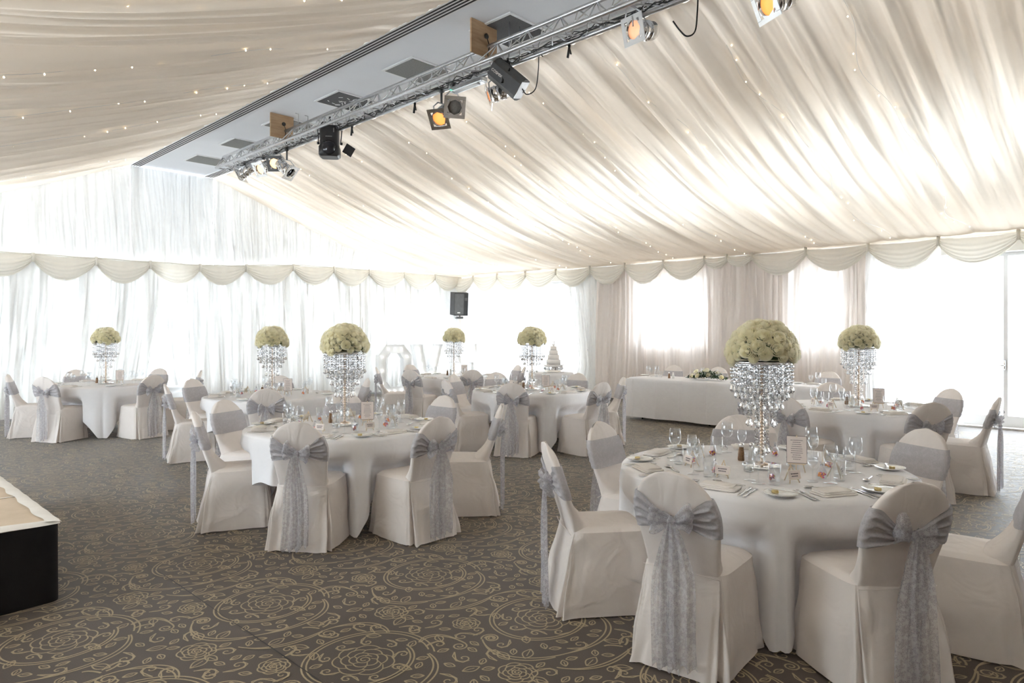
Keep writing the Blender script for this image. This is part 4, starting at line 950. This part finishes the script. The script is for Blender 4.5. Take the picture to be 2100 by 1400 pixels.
CH=[ [(1375,968,'rear-view, left of the cloth corner','left rear-view chair'),(1880,990,'rear-view, right of the cloth corner','right rear-view chair'),(1118,907,'in profile with trailing sash tails','profile chair'),(1228,868,'facing us beside the profile chair','chair facing us beyond the profile one'),(1900,880,'facing us with a wide lace band','wide lace-banded chair'),(1515,855,'facing us, seen through the wine glasses','chair across the table'),('A6',None,'cut by the picture edge','chair cut by the picture edge')],
 [(607,865,'rear-view with a full bow','full-bowed rear-view chair'),(903,855,'rear-view with long tail ribbons','long-ribboned rear-view chair'),(397,843,'in narrow profile nearest the stage','stage-side profile chair'),(458,820,'facing us with a pale band','pale-banded chair facing us'),(1030,828,'in profile with tails hanging outwards','outer profile chair'),(913,811,'facing us behind the long-ribboned chair','chair behind the long-ribboned one'),(706,805,'facing us behind the crystals','chair behind the crystals')],
 [(15,768,'at the picture edge facing the table','chair at the picture edge'),(87,772,'rear-view with one drifting sash tail','drifting-tail rear-view chair'),(316,769,'rear-view beside the low cloth corner','rear-view chair by the cloth corner'),(328,755,'plain top facing us before the gap','chair before the curtain gap'),(155,758,'half hidden behind the wine glasses','chair behind the glasses'),(413,761,'thin profile near the bright curtain','thin profile chair')],
 [(338,788,'in profile with a radiating sash','radiating-sash profile chair'),(393,777,'facing us beside the profile chair','chair facing us'),(546,797,'rear-view with a deep grey bow','deep grey bow chair'),(573,770,'facing us behind the crystal stand','chair behind the stand'),(755,776,'with a gauzy bow catching light','gauzy bow chair')],
 [(913,779,'angled with dark pleated back','dark pleated chair'),(929,768,'facing us behind the dark pleated one','chair behind the dark pleated one'),(1049,783,'rear-view nearest the camera','front rear-view chair'),(1237,784,'angled rear-view with fanned pleats','fanned-pleat chair'),(1280,773,'in profile with blue-lit tails','blue-lit profile chair'),(1186,765,'facing us below the cake','chair below the cake'),(1017,763,'facing us, low behind the plates','chair behind the plates')],
 [(771,754,'in profile below the letter O','profile chair under the O'),(840,748,'plain top below the letter V','chair under the V'),(840,758,'rear-view with a fanned sash','fanned-sash chair'),(969,758,'rear-view next to the centre table','rear-view chair'),(1063,747,'facing us before the cake doors','chair before the cake doors'),(1076,752,'rear-view, half hidden beyond the centre table','half hidden rear-view chair')],
 [(1914,829,'rear-view with a dark gathered sash','dark gathered-sash chair'),(1952,798,'facing us against the bright doors','chair against the doors'),(2050,815,'in profile with a blue pompom bow','pompom-bow profile chair'),(1703,785,'facing us behind the wine glasses','chair behind the glasses'),(1518,795,'bright profile towards the head table','bright profile chair'),(1610,818,'dark pleated back behind the crystals','dark pleated chair')] ]
TW=['foreground table','stage-side table','curtain-gap table','table behind the stage-side one','centre table','letters table','glass-door table']
kc=0
for ti,(tn,(px,py),sc,corner) in enumerate(TB):
    c=Vector(at(px,py,.75))*sc; R0=.83
    ktab.put((c.x,c.y,0),.3*ti,'round folding table with dark metal legs under the cloth of '+tn,'round folding tables')
    angs=[]
    for j,ch_ in enumerate(CH[ti]):
        kc+=1; lab='sashed ivory chair, %s, at %s'%(ch_[2],tn)
        if ch_[0]=='A6':
            a=math.radians(277); pos=(c.x+1.34*cos(a),c.y+1.34*sin(a)); angs.append(place_chair(0,0,c,lab,'sashed chairs at '+tn,kc,pos=pos)+(ch_[3],))
        else: angs.append(place_chair(ch_[0],ch_[1],c,lab,'sashed chairs at '+tn,[1,0,3,2][kc%4],dist=(1.14,1.36) if ti<2 else None)+(ch_[3],))
    tablecloth(c,R0,corner,[(a,d) for a,d,_ in angs],'white linen cloth with one low corner, draped over '+tn)
    zt=.7565
    kst.put((c.x,c.y,zt),.4*ti,'tall stand strung with tiers of crystal drops on '+tn,'crystal centrepiece stands')
    kdome.put((c.x,c.y,zt+TOPZ+.004),1.1*ti,'dome of ivory roses topping the crystal stand on '+tn,'ivory rose domes')
    full=ti in (0,1,6); rr=random.Random(ti+5)
    fu=lambda x,y,a: (c.x-sin(a)*0+cos(a)*x-sin(a)*y, c.y+sin(a)*x+cos(a)*y)
    used=[a for a,_,_ in angs]; spots=[(a,s) for a,_,s in angs]
    for a,short in spots:
        w='before the %s, %s'%(short,TW[ti]); G=' on '+tn
        # local frame: x outwards to the chair, y to the guest's right hand side
        def P(kind,x,y,rot,lab,grp,z=zt):
            gx=c.x+cos(a)*x-sin(a)*y; gy=c.y+sin(a)*x+cos(a)*y; return kind.put((gx,gy,z),a+rot,lab,grp+G)
        j=lambda s=.012: rr.uniform(-s,s)
        F=-1 if True else 1   # facing the centre, the guest's left hand is +y here
        P(napk,.70+j(),.0+j(),PI/2+j(.12),'folded cream napkin '+w,'folded napkins')
        P(fork,.71,-.0+.135,PI/2+j(.05),'outer fork '+w,'forks')if False else None
        P(fork,.70,-.150+j(.004),PI/2+j(.06),'inner fork '+w,'forks')
        if full: P(fork,.705,-.178+j(.004),PI/2+j(.06),'outer fork '+w,'forks')
        P(knife,.70,.140+j(.004),PI/2+j(.06),'inner knife '+w,'knives')
        if full: P(knife,.705,.166+j(.004),PI/2+j(.06),'outer knife '+w,'knives')
        P(plate_,.67+j(),-.285,0,'white side plate '+w,'side plates')
        P(bknife,.67,-.26,PI/2+.5+j(.4),'butter knife on the side plate '+w,'butter knives',zt+.017)
        if full or ti==4: P(butter,.66+j(),-.30,0,'gold-foiled butter pat '+w,'butter pats',zt+.0075)
        P(spoon,.565+j(),.0,j(.1)+PI,'dessert spoon '+w,'dessert spoons')
        P(wine,.48+j(),.14+j(),0,'large stemmed wine glass '+w,'large wine glasses')
        P(flute,.42+j(),.06+j(),0,'small stemmed wine glass '+w,'small wine glasses')
        if full or ti in (3,4): P(tumbler,.43+j(),.215+j(),0,'straight water tumbler '+w,'water tumblers')
        if full or ti in (3,4): P(pcard,.44+j(),-.06+j(),PI/2+j(.3),'small place card on a wooden easel '+w,'place cards')
        if full or ti in(3,4): P(fbag,.36+j(),-.14+j(),j(1),'clear favour bag of bright sweets '+w,'favour bags')
    d0=math.atan2(-c.y,-c.x)
    def Q(kind,x,y,rot,lab,grp):
        return kind.put((c.x+cos(d0)*x-sin(d0)*y,c.y+sin(d0)*x+cos(d0)*y,zt),d0+rot,lab,grp)
    Q(menu,.10,.19,PI/2,'menu card with printed lines on an easel, on '+tn,'menu cards')
    Q(pepper,-.17,-.12,0,'brown pepper shaker with steel cap on '+tn,'pepper shakers'); Q(salt,-.20,-.06,0,'white salt shaker with steel cap on '+tn,'salt shakers')
    Q(tealight,.17,-.07,0,'glass tealight holder near the mirror base on '+tn,'tealight holders')
    Q(tealight,-.10,.17,0,'glass tealight holder behind the menu card on '+tn,'tealight holders')
# ------------------------------------------------------------------ head table
X0,X1,Y0,Y1=10.27,11.02,3.68,7.07
o=thing('head_table','long folding table under the head table cloth','table',(X0,Y0,0))
MB().box(.03,.72,.03,3.36,.72,.745).build('tabletop',['ply'],o,smooth=False)
for x in (.1,.65):
    for y in (.25,1.6,1.8,3.1): MB().tube([(x,y,.72),(x,y,.01)],.014,8).build('leg',['black'],o)
def htc(u,v):
    per=[(0,3.39),(0,0),(.75,0),(.75,3.39)]; L=[3.39,.75,3.39,.75]; s=u*sum(L)
    k=0
    while k<3 and s>L[k]: s-=L[k]; k+=1
    f=min(1,s/L[k]); p=per[k]; q=per[(k+1)%4]; x=lerp(p[0],q[0],f); y=lerp(p[1],q[1],f)
    if v<.2: kk=v/.2; return (.375+(x-.375)*kk,1.695+(y-1.695)*kk,.752)
    d=(v-.2)/.8; cor=min(f,1-f)*L[k]; w=(.010*sin(s*5+k)+.006*sin(s*13))*d+.012*d
    nx,ny=((-1,0),(0,-1),(1,0),(0,1))[k]; cr=.009*math.exp(-(((s+.1)%.48-.24)/.018)**2)
    return (x+nx*(w+cr),y+ny*(w+cr),.752-.70*d+.004*sin(s*7)*d)
tag(MB().grid(htc,700,22,cu=True).build('tablecloth','linen',loc=(X0,Y0,0)),'long white creased cloth falling to the floor over the head table','tablecloth')
hp=['behind the bare end of the head table','behind the floral spray on the head table','behind the foreground crystals at the head table','at the glass-door end of the head table']
for k,px in enumerate((1383,1474,1590,1700)):
    l=(px-1050)/1400; X=11.42; Y=X*(C_-S_*l)/(S_+C_*l)
    kinds[k%4].put((X-.36,Y,0),PI/2,'ivory covered chair facing us '+hp[k],'chairs behind the head table')
    w=hp[k].replace(' the head table','').replace(' on','').replace(' at','')
    zt=.754; xx=X0+.55
    napk.put((xx-.02,Y,zt),PI/2,'folded napkin at the place '+w,'head table napkins')
    plate_.put((xx,Y+.26,zt),0,'side plate at the place '+w,'head table side plates')
    knife.put((xx,Y-.15,zt),PI/2,'knife at the place '+w,'head table knives'); fork.put((xx,Y+.14,zt),PI/2,'fork at the place '+w,'head table forks')
    wine.put((xx-.20,Y-.12,zt),0,'wine glass at the place '+w,'head table wine glasses'); flute.put((xx-.27,Y-.04,zt),0,'small glass at the place '+w,'head table small glasses')
    tumbler.put((xx-.24,Y-.22,zt),0,'tumbler at the place '+w,'head table tumblers')
wine.put((X0+.25,6.75,.754),0,'wine glass alone at the bare end of the head table','head table wine glasses'); tumbler.put((X0+.3,6.62,.754),0,'tumbler alone at the bare end of the head table','head table tumblers')
pepper.put((X0+.2,6.30,.754),0,'pepper shaker near the bare end of the head table','head table shakers'); salt.put((X0+.2,6.22,.754),0,'salt shaker near the bare end of the head table','head table shakers')
# floral spray
l=(1452-1050)/1400; X=10.46; Y=X*(C_-S_*l)/(S_+C_*l); o=thing('floral_spray','low green spray of cream roses and tiny white blooms on the head table','flower arrangement',(X,Y,.753))
r=random.Random(8); mb=MB()
for k in range(230):
    a=r.random()*2*PI; el=r.uniform(-.05,1.2); L=r.uniform(.05,.10); bx=r.gauss(0,.15); base=Vector((r.gauss(0,.05),max(-.33,min(.33,bx)),.04+r.random()*.09*(1-abs(bx)*1.6)))
    d=Vector((cos(a)*cos(el),sin(a)*cos(el)*1.3,sin(el)*.7)).normalized(); q=d.to_track_quat('Y','Z').to_matrix().to_4x4()
    if abs(bx)>.2: base.z=.02+r.random()*.03
    mb.grid(lambda u,v:((2*u-1)*.015*sin(PI*min(1,v*.95+.05)),v*L,-.006*abs(2*u-1)+.01*sin(PI*v)),3,6,mtx=T(*base)@q)
mb.build('foliage','leaf',o)
for k,(dx,dy,z,s) in enumerate(((-.09,.25,.06,.042),(-.10,.13,.07,.045),(-.11,-.07,.09,.048),(-.02,.20,.13,.045),(0,.02,.16,.048),(.02,-.16,.12,.042),(-.08,-.28,.06,.04),(.06,.1,.13,.042),(-.04,-.02,.15,.04))):
    q=get_rose(k%3,o); q.location=(dx,dy,z); q.scale=(s,s,s); q.rotation_mode='QUATERNION'; q.rotation_quaternion=Vector((dx*3-.5,dy,.6)).to_track_quat('Z','Y')
mb=MB()
for k in range(90):
    mb.lathe([(0,-.008),(.008,0),(.006,.006),(0,.008)],6,T(r.gauss(-.03,.05),r.uniform(-.25,.25),.07+r.random()*.12))
tag(mb.build('white_blossom','white',o),kind='stuff')
# ------------------------------------------------------------------ cake table
t=13.7; l=(1130-1050)/1400; cx,cyy=(S_+C_*l)*t,(C_-S_*l)*t
o=thing('cake_table','small round table under the cake table cloth','table',(cx,cyy,0)); MB().lathe([(0,.72),(.43,.72),(.43,.745),(0,.745)],32).build('tabletop','ply',o)
MB().tube([(0,0,.72),(0,0,.03)],.03).lathe([(.25,.0),(.25,.02),(.05,.04)],20).build('pedestal','black',o)
tag(MB().grid(lambda u,v:((lambda rad:(rad*cos(2*PI*u),rad*sin(2*PI*u),.75 if v<.2 else .75-.72*(v-.2)/.8))(.45*v/.2 if v<.2 else .45+(v-.2)/.8*(.03+.025*sin(14*2*PI*u)))),120,16,cu=True).build('tablecloth','linen',loc=(cx,cyy,0)),'white cloth falling in soft folds over the cake table','tablecloth')
sx,sy=cx+.05*C_,cyy-.05*S_
o=thing('cake_stand','round polished silver cake stand on the cake table','cake stand',(sx,sy,.752))
MB().lathe([(0,.0),(.205,.0),(.21,.015),(.19,.03),(.18,.05),(.19,.11),(.185,.13),(.215,.14),(.215,.155),(0,.155)],36).build('drum','chrome',o)
mb=MB()
for k in range(24): a=2*PI*k/24; mb.lathe([(0,-.03),(.012,-.015),(.014,.01),(0,.03)],6,T(.188*cos(a),.188*sin(a),.08))
mb.build('embossing','alu',o)
for k in range(4): a=PI/4+k*PI/2; MB().lathe([(0,-.012),(.02,0),(0,.02)],8,T(.19*cos(a),.19*sin(a),.012)).build('foot','chrome',o)
o=thing('wedding_cake','white four-tier cake with silver ribbons on the silver stand','cake',(sx,sy,.752+.1555)); z=0
for r_,h_ in ((.142,.10),(.117,.095),(.092,.09),(.068,.085)):
    MB().lathe([(0,z),(r_,z),(r_,z+h_-.008),(r_-.008,z+h_),(0,z+h_)],36).build('tier','icing',o)
    MB().lathe([(r_+.001,z+.001),(r_+.003,z+.003),(r_+.003,z+.016),(r_+.001,z+.018)],36,close=False).build('ribbon','ribbon',o); z+=h_
mb=MB()
for s in (-1,1):
    mb.lathe([(0,0),(.014,.005),(.010,.05),(.016,.07),(.010,.078),(.013,.092),(0,.105)],10,T(s*.018,0,z))
mb.tube([(.0,0,z),(-.05,0,z+.05),(-.035,0,z+.10),(0,0,z+.12),(.035,0,z+.10),(.05,0,z+.05),(0,0,z)],.004,5); mb.build('topper','chrome',o)
for o_ in SC.objects:
    L=o_.get('label')
    if L:
        w=L.replace(' a ',' ').split()
        while len(w)>16 and 'the' in w: w.remove('the')
        if len(w)!=len(L.split()): o_['label']=' '.join(w)
bpy.context.view_layer.update()
